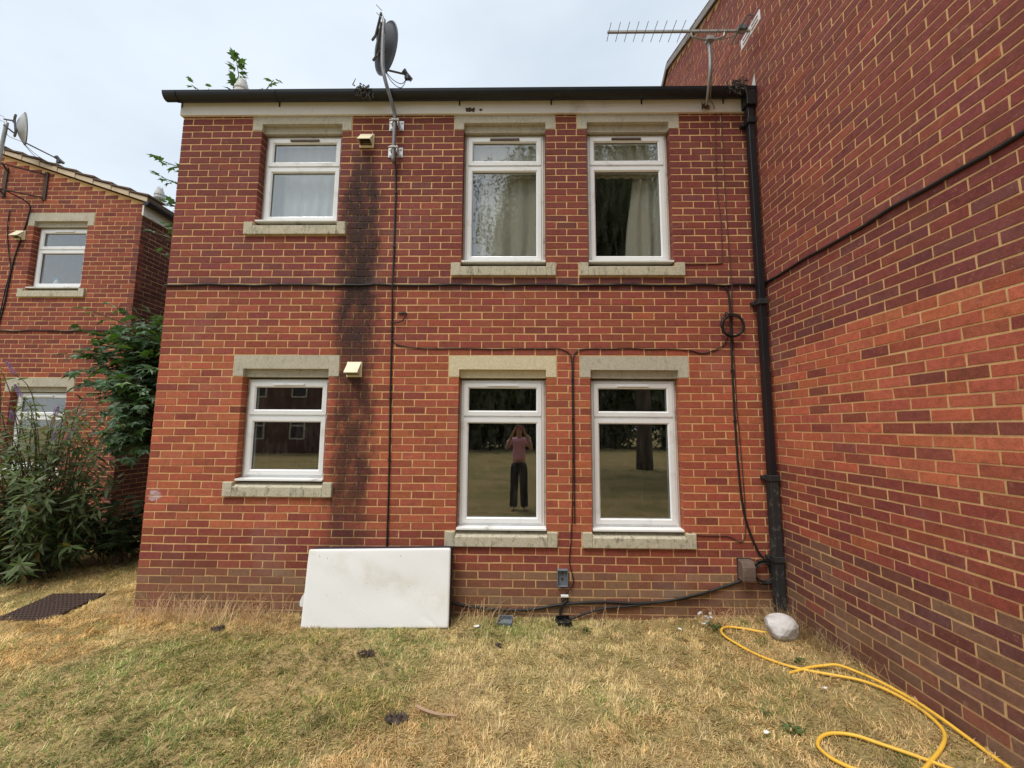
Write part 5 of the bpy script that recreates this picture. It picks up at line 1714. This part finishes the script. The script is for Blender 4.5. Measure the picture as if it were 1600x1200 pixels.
def lawn_keep(x, y, rng):
    P = np.stack([x, y, g(x, y)], 1)
    px, py, z = project(P)
    ok = (z > .2) & (px > -260) & (px < 1860) & (py < 1500)
    ok &= ~((y > -0.004) & (x > XL - 0.004)) & ~(x > XR - 0.004) & ~((y > LY - .01) & (x < LX))
    ok &= ~((x > -4.86) & (x < -4.32) & (y > -0.20) & (y < 0.36))
    thin = (0.45 + 0.55 * sstep(fbm(x * 2.2, y * 2.2, 61, 3), .3, .5)) * (0.30 + 0.70 * sstep(fbm(x * 17, y * 17, 63, 2), .32, .55))
    d = np.clip(1.0 - 0.07 * (z - 2.5), .4, 1)
    return ok & (rng.random(len(x)) < thin * d)


def lawn_pal(x, y, rng):
    n = len(x)
    gm = sstep(fbm(x * 0.9 + 3, y * 0.9 + 1, 51, 4) + 0.13 * sstep(-x, 0.4, 1.8) * sstep(-y, .25, .6) - 0.30 * sstep(-x + .35 * (y + .6), 2.7, 3.5) - 0.10 * sstep(x, -.5, 1.0) * sstep(-y, 0, .5) , .55, .69)
    gm = np.maximum(gm, 0.75 * sstep(fbm(x * 4, y * 4, 53, 3), .62, .74))
    t = rng.random(n)
    straw = np.array([[0.82, 0.63, 0.30]]) * rng.uniform(.55, 1.15, (n, 1))
    pale = np.array([[0.90, 0.74, 0.42]]) * rng.uniform(.8, 1.15, (n, 1))
    brown = np.array([[0.46, 0.31, 0.14]]) * rng.uniform(.6, 1.2, (n, 1))
    green = np.array([[0.23, 0.30, 0.085]]) * rng.uniform(.6, 1.3, (n, 1))
    olive = np.array([[0.56, 0.49, 0.18]]) * rng.uniform(.7, 1.2, (n, 1))
    c = np.where(t[:, None] < .46, straw, np.where(t[:, None] < .74, pale, np.where(t[:, None] < .88, brown, olive)))
    isg = rng.random(n) < gm * .66 + .03
    c = np.where(isg[:, None], np.where(rng.random((n, 1)) < .75, green, olive), c)
    c = c * (0.55 + 0.85 * fbm(x * 13, y * 13, 91, 4))[:, None]
    bare = sstep(fbm(x * 2.6 + 9, y * 2.6, 95, 4), .60, .72)[:, None]
    c = c * (1 - .35 * bare)
    red = np.maximum(sstep(fbm(x * 1.3, y * 1.3, 71, 3), .5, .7), .8 * sstep(x, .6, 1.8))[:, None]
    c = c * (1 - red * np.array([[0.06, .16, .22]]))
    gold = sstep(-x + .35 * (y + .6), 2.9, 3.6)[:, None]
    return c * (1 + gold * np.array([[.14, .09, .0]]))


blades(820000, (-7.6, XR), (-3.2, 1.9), lawn_keep, 5, .022, .056, .0026, .0056, 1.12, 'grass', 'short parched grass of the lawn in straw and green patches', lawn_pal)


def stem_keep(x, y, rng):
    w = np.exp(-((x + 3.05) / .42) ** 2) * 1.0 + np.exp(-((x + 2.4) / .25) ** 2) * .5 + np.exp(-((x - 2.33) / .14) ** 2) * 1.2 + .035 + .25 * np.exp(-((x - 1.85) / .25) ** 2) + .3 * np.exp(-((x + 3.7) / .3) ** 2) + .35 * np.exp(-((x + .4) / .3) ** 2)
    return (rng.random(len(x)) < w) & ~((x > -1.95) & (x < -.6)) & (y < -.012 - .0)


def stem_pal(x, y, rng):
    n = len(x)
    return np.array([[0.74, 0.53, 0.28]]) * rng.uniform(.5, 1.15, (n, 1)) * np.array([[1, rng.uniform(.9, 1.05), 1]])


blades(5200, (-4.0, 2.47), (-.24, -.01), stem_keep, 8, .08, .32, .0020, .0040, .95, 'dry_stems', 'tall dead straw stems along the foot of the middle house', stem_pal)
blades(3200, (2.20, 2.478), (-1.5, -.05), lambda x, y, rng: rng.random(len(x)) < np.exp(-((y + .3) / .45) ** 2) * (.3 + .7 * (x > 2.33)), 9, .06, .22, .0018, .0034, .7, 'dead_weeds', 'dead brown weeds in the corner behind the rock',
       lambda x, y, rng: np.array([[0.42, 0.29, 0.16]]) * rng.uniform(.5, 1.3, (len(x), 1)))


def weed(x, y, s, label, seed, col=(0.10, 0.15, 0.045)):
    rng = np.random.default_rng(seed)
    z = float(g(x, y))
    r = tag(empty('weed', (x, y, z)), label, 'weed', 'green weeds in the lawn')
    n = 26
    a = rng.uniform(0, 6.28, n)
    pos = np.stack([x + rng.normal(0, .35, n) * s, y + rng.normal(0, .25, n) * s, z + rng.uniform(.02, .5, n) * s], 1)
    dirs = np.stack([np.cos(a), np.sin(a), rng.uniform(-.1, .5, n)], 1)
    leaves(r, OVAL, leaf_mats(pos, dirs, unit(np.array([0, 0, 1.]) + rng.normal(0, .25, (n, 3))), rng.uniform(.25, .5, n) * s), np.array([col]) * rng.uniform(.7, 1.3, (n, 1)), MAT['leaf_matt'], 0, rest='leaf_cluster')


weed(1.74, -.22, .10, 'green weed at the wall foot beside the hose bend', 1)
weed(1.98, -.52, .07, 'green weed in the grass between the rock and the hose', 2)
weed(2.10, -.78, .06, 'small green weed under the hose near the blank wall', 3)
weed(1.60, -1.46, .08, 'green weed beside the lowest hose loop', 4)
weed(.62, -.25, .07, 'green weed in front of the dark drain box', 5)
weed(1.52, -1.30, .05, 'tiny green weed in the dry grass left of the hose', 6)

# ------------------------------------------------------------------ what the windows mirror: photographer, trees, houses across the lawn
def skinned(name, verts, edges, radii, mat, parent, root=0, sub=2):
    me = bpy.data.meshes.new(name)
    me.from_pydata(verts, edges, [])
    o = link(name, me, mat, parent)
    s = o.modifiers.new('skin', 'SKIN'); s.use_smooth_shade = True
    for i, rr_ in enumerate(radii):
        d = me.skin_vertices[0].data[i]
        d.radius = rr_ if isinstance(rr_, tuple) else (rr_, rr_)
        d.use_root = (i == root)
    b = o.modifiers.new('sub', 'SUBSURF'); b.levels = sub; b.render_levels = sub
    return o


def person():
    px_, py_ = 0.02, -4.42
    z = float(g(px_, py_))
    r = tag(empty('person', (px_, py_, z)), 'person in pink top and dark wide trousers holding up a phone, facing the house', 'person')
    # faces +y (towards the house); raised forearms hold a phone in front of the face
    V, E, R = [], [], []
    def add(p, rr_, to=None):
        V.append(p); R.append(rr_)
        if to is not None: E.append((to, len(V) - 1))
        return len(V) - 1
    pel = add((0, 0, .96), (.14, .10))
    wa = add((0, 0, 1.12), (.12, .085), pel); ch = add((0, 0, 1.34), (.14, .10), wa); ub = add((0, -.01, 1.46), (.09, .075), ch)
    nk = add((0, 0, 1.53), .05, ub); hd = add((0, .02, 1.60), (.062, .075), nk); h2 = add((0, .025, 1.68), (.075, .09), hd); h3 = add((0, .015, 1.745), (.06, .07), h2)
    for s in (-1, 1):
        hip = add((s * .09, 0, .90), .085, pel); kn = add((s * .11, .02, .50), .055, hip); an = add((s * .12, -.01, .09), .038, kn); ft = add((s * .135, .12, .035), (.035, .028), an); add((s * .14, .20, .028), (.03, .02), ft)
        sh = add((s * .185, -.01, 1.44), .052, ub); el = add((s * .27, .14, 1.27), .040, sh); wr = add((s * .13, .30, 1.60), .026, el)
        pa = add((s * .105, .345, 1.655), (.020, .032), wr)
        for f in range(4):
            k = add((s * (.098 - .002 * f), .385 - .004 * f, 1.715 - .022 * f), .0085, pa)
            add((s * (.080 - .001 * f), .372 - .004 * f, 1.735 - .024 * f), .0075, k)
        th = add((s * .085, .345, 1.70), .010, pa); add((s * .060, .35, 1.715), .008, th)
    skinned('body', V, E, R, MAT['skin'], r)
    sv = [(0, 0, 1.00), (0, 0, 1.14), (0, 0, 1.34), (0, -.01, 1.455), (-.19, -.01, 1.44), (.19, -.01, 1.44), (-.245, .075, 1.35), (.245, .075, 1.35)]
    skinned('shirt', sv, [(0, 1), (1, 2), (2, 3), (3, 4), (3, 5), (4, 6), (5, 7)], [(.17, .125), (.155, .112), (.165, .122), (.105, .09), .075, .075, .066, .066], MAT['pink'], r)
    tv = [(0, 0, 1.03), (0, 0, .93), (-.085, 0, .84), (.085, 0, .84), (-.10, .02, .48), (.10, .02, .48), (-.115, .0, .12), (.115, .0, .12), (-.118, .0, .05), (.118, .0, .05)]
    skinned('trousers', tv, [(0, 1), (1, 2), (1, 3), (2, 4), (3, 5), (4, 6), (5, 7), (6, 8), (7, 9)], [(.15, .115), (.165, .125), .112, .112, .088, .088, .088, .088, .092, .092], MAT['dark_cloth'], r)
    m = MB()
    hc = Vector((0, .008, 1.70))
    for i in range(7):
        pass
    seg, rg = 16, 8
    Vh = [(hc.x + .092 * math.sin(t) * math.cos(q), hc.y - .012 + .105 * math.sin(t) * math.sin(q), hc.z + .088 * math.cos(t)) for t in np.linspace(0.02, 2.0, rg) for q in np.linspace(0, 2 * math.pi, seg, endpoint=False)]
    Fh = [(i * seg + k, i * seg + (k + 1) % seg, (i + 1) * seg + (k + 1) % seg, (i + 1) * seg + k) for i in range(rg - 1) for k in range(seg)]
    Fh = [f for f in Fh if not all(Vh[v][1] > hc.y + .045 and Vh[v][2] < hc.z + .045 for v in f)]
    m.add(Vh, Fh); ho = m.build('hair', MAT['hair'], r, smooth=True)
    so = ho.modifiers.new('thick', 'SOLIDIFY'); so.thickness = .012; so.offset = 1
    m = MB()
    for s in (-1, 1): m.lathe([(.004, -.012), (.011, -.006), (.012, 0), (.008, .009)], (s * .031, .108, 1.685), 8)
    m.build('eye', MAT['hair'], r)
    m = MB(); m.tube([(0, .112, 1.69), (0, .128, 1.655), (0, .118, 1.645)], [.008, .013], 6); m.build('nose', MAT['skin'], r)
    p = tag(empty('phone', (0.03, -4.035, 1.815)), 'phone in a reddish case held up in both hands', 'phone')
    m = MB(); m.box(-.080, .080, -.006, .006, -.038, .038); m.build('case', MAT['phone'], p, bevel=.004)
    m = MB(); m.tube([(-.055, .0061, .018), (-.055, .010, .018)], .011, 12); m.tube([(-.030, .0061, .018), (-.030, .010, .018)], .011, 12); m.build('lens', MAT['black_plastic'], p)


person()


def tree(x, y, h, crown_c, crown_r, n, leafcol, label, name='tree', trunk_r=.35, size=(.10, .2), seed=0, trunk_mat='bark', droop=.4, lobes=26):
    rng = np.random.default_rng(seed)
    base = (x, y, float(g(x, y)))
    r = tag(empty(name, base), label, 'tree', 'trees across the lawn mirrored in the windows')
    m = MB(); m.tube([(0, 0, -.1), (.05, 0, h * .3), (-.1, .1, h * .6), (0, 0, h * .92)], [trunk_r, .04], 10, smooth=5)
    m.build('trunk', MAT[trunk_mat], r, smooth=True)
    cc, cr = np.array(crown_c), np.array(crown_r)
    lb = cc + unit(rng.normal(0, 1, (lobes, 3))) * (rng.random((lobes, 1)) ** .4) * cr * .8
    lim = MB()
    for p in lb:
        q = np.array([x, y, base[2] + np.clip(p[2] - base[2] - rng.uniform(.5, 2), h * .2, h * .85)])
        lim.tube([Vector(q - base), Vector((q + p) / 2 - base) + Vector((0, 0, .3)), Vector(p - base)], [trunk_r * .25, .012], 5, smooth=3)
    lim.build('limb', MAT['bark'], r)
    if droop > .8:      # hanging birch twigs: leaves strung along drooping strands gathered in clumps
        ns = n // 70
        root_ = lb[rng.integers(0, lobes, ns)] + rng.normal(0, 1, (ns, 3)) * np.array([.55, .55, .35])
        ln_ = rng.uniform(.8, 3.2, ns)
        tt = np.tile(np.linspace(0, 1, 70), ns)
        rp = np.repeat(root_, 70, 0); lp = np.repeat(ln_, 70)
        sw = np.repeat(rng.normal(0, .25, (ns, 2)), 70, 0)
        lb2 = rp + np.stack([sw[:, 0] * tt ** .5, sw[:, 1] * tt ** .5, -lp * tt], 1)
        n = len(lb2)
    i = rng.integers(0, lobes, n)
    pos = lb[i] + rng.normal(0, 1, (n, 3)) * cr.mean() * np.array([.20, .20, .24])
    if droop > .8: pos = lb2 + rng.normal(0, .05, (n, 3))
    else: pos[:, 2] -= np.abs(rng.normal(0, droop, n)) * cr[2] * .25
    pos[:, 2] = np.maximum(pos[:, 2], base[2] + .15)
    dirs = unit(rng.normal(0, 1, (n, 3)) + np.array([0, 0, -.8]))
    sz = rng.uniform(*size, n)
    cols = np.array([leafcol]) * rng.uniform(.55, 1.4, (n, 1))
    off = np.array(base)
    mm = leaf_mats(pos - off, dirs, unit(rng.normal(0, 1, (n, 3))), sz)
    o = link('crown', instances_mesh('crown', CHIP[0], CHIP[1], mm, cols), MAT['leaf_matt'], r); o['kind'] = 'stuff'
    return r


tree(5.1, -12.2, 16, (2.9, -12.0, 10.8), (5.2, 4.0, 5.2), 270000, (.075, .095, .04), 'tall birch with a thick trunk and hanging twigs across the lawn', 'birch_tree', .34, (.06, .12), 1, 'bark', .9, 110)
tc = (.085, .11, .05)
for k, (x, y, h, w, lb) in enumerate(((-3.2, -27, 8, 4.0, 'dark tree beside the brick terrace across the lawn'), (1.5, -29, 9.5, 4.6, 'dark broad tree behind the photographer'), (7.0, -30, 9, 4.4, 'dark tree beyond the birch trunk'), (13.5, -28, 8.5, 4.6, 'dark tree far to the side of the birch'), (20, -27, 9, 5, 'dark tree at the far end of the lawn'))):
    tree(x, y, h, (x, y, h * .52), (w, 3.0, h * .46), 16000, tc, lb, 'broadleaf_tree', .3, (.3, .6), 10 + k, 'bark', .5, 30)
r = tag(empty('terrace_house', (-13, -21, 0)), 'brick terrace with white windows across the lawn, mirrored in the short window', 'house')
m = MB(); m.box(-7, 6.5, -8, 0, -.3, 5.3); m.build('wall', simple('terrace_brick', (.10, .05, .04), .9, var=.2, scale=3), r)
m = MB(); m.add([(-7.3, .4, 5.25), (6.8, .4, 5.25), (6.8, -4, 7.4), (-7.3, -4, 7.4), (6.8, -8.4, 5.25), (-7.3, -8.4, 5.25)], [(0, 1, 2, 3), (3, 2, 4, 5), (1, 4, 2), (0, 3, 5), (0, 5, 4, 1)]); m.build('roof', MAT['roof'], r)
for zz in (.95, 3.6):
    for xx in (-5.6, -3.6, -1.0, 1.0, 3.4, 5.2):
        m = MB()
        ring(m, xx - .5, xx + .5, zz, zz + 1.25, .09, .05, .002, .01)
        m.box(xx - .41, xx + .41, .0022, .045, zz + .82, zz + .90)
        f = m.build('window', MAT['lintel'], r)
        m = MB(); m.box(xx - .41, xx + .41, .002, .012, zz + .09, zz + 1.16); m.build('pane', MAT['gasket'], f)
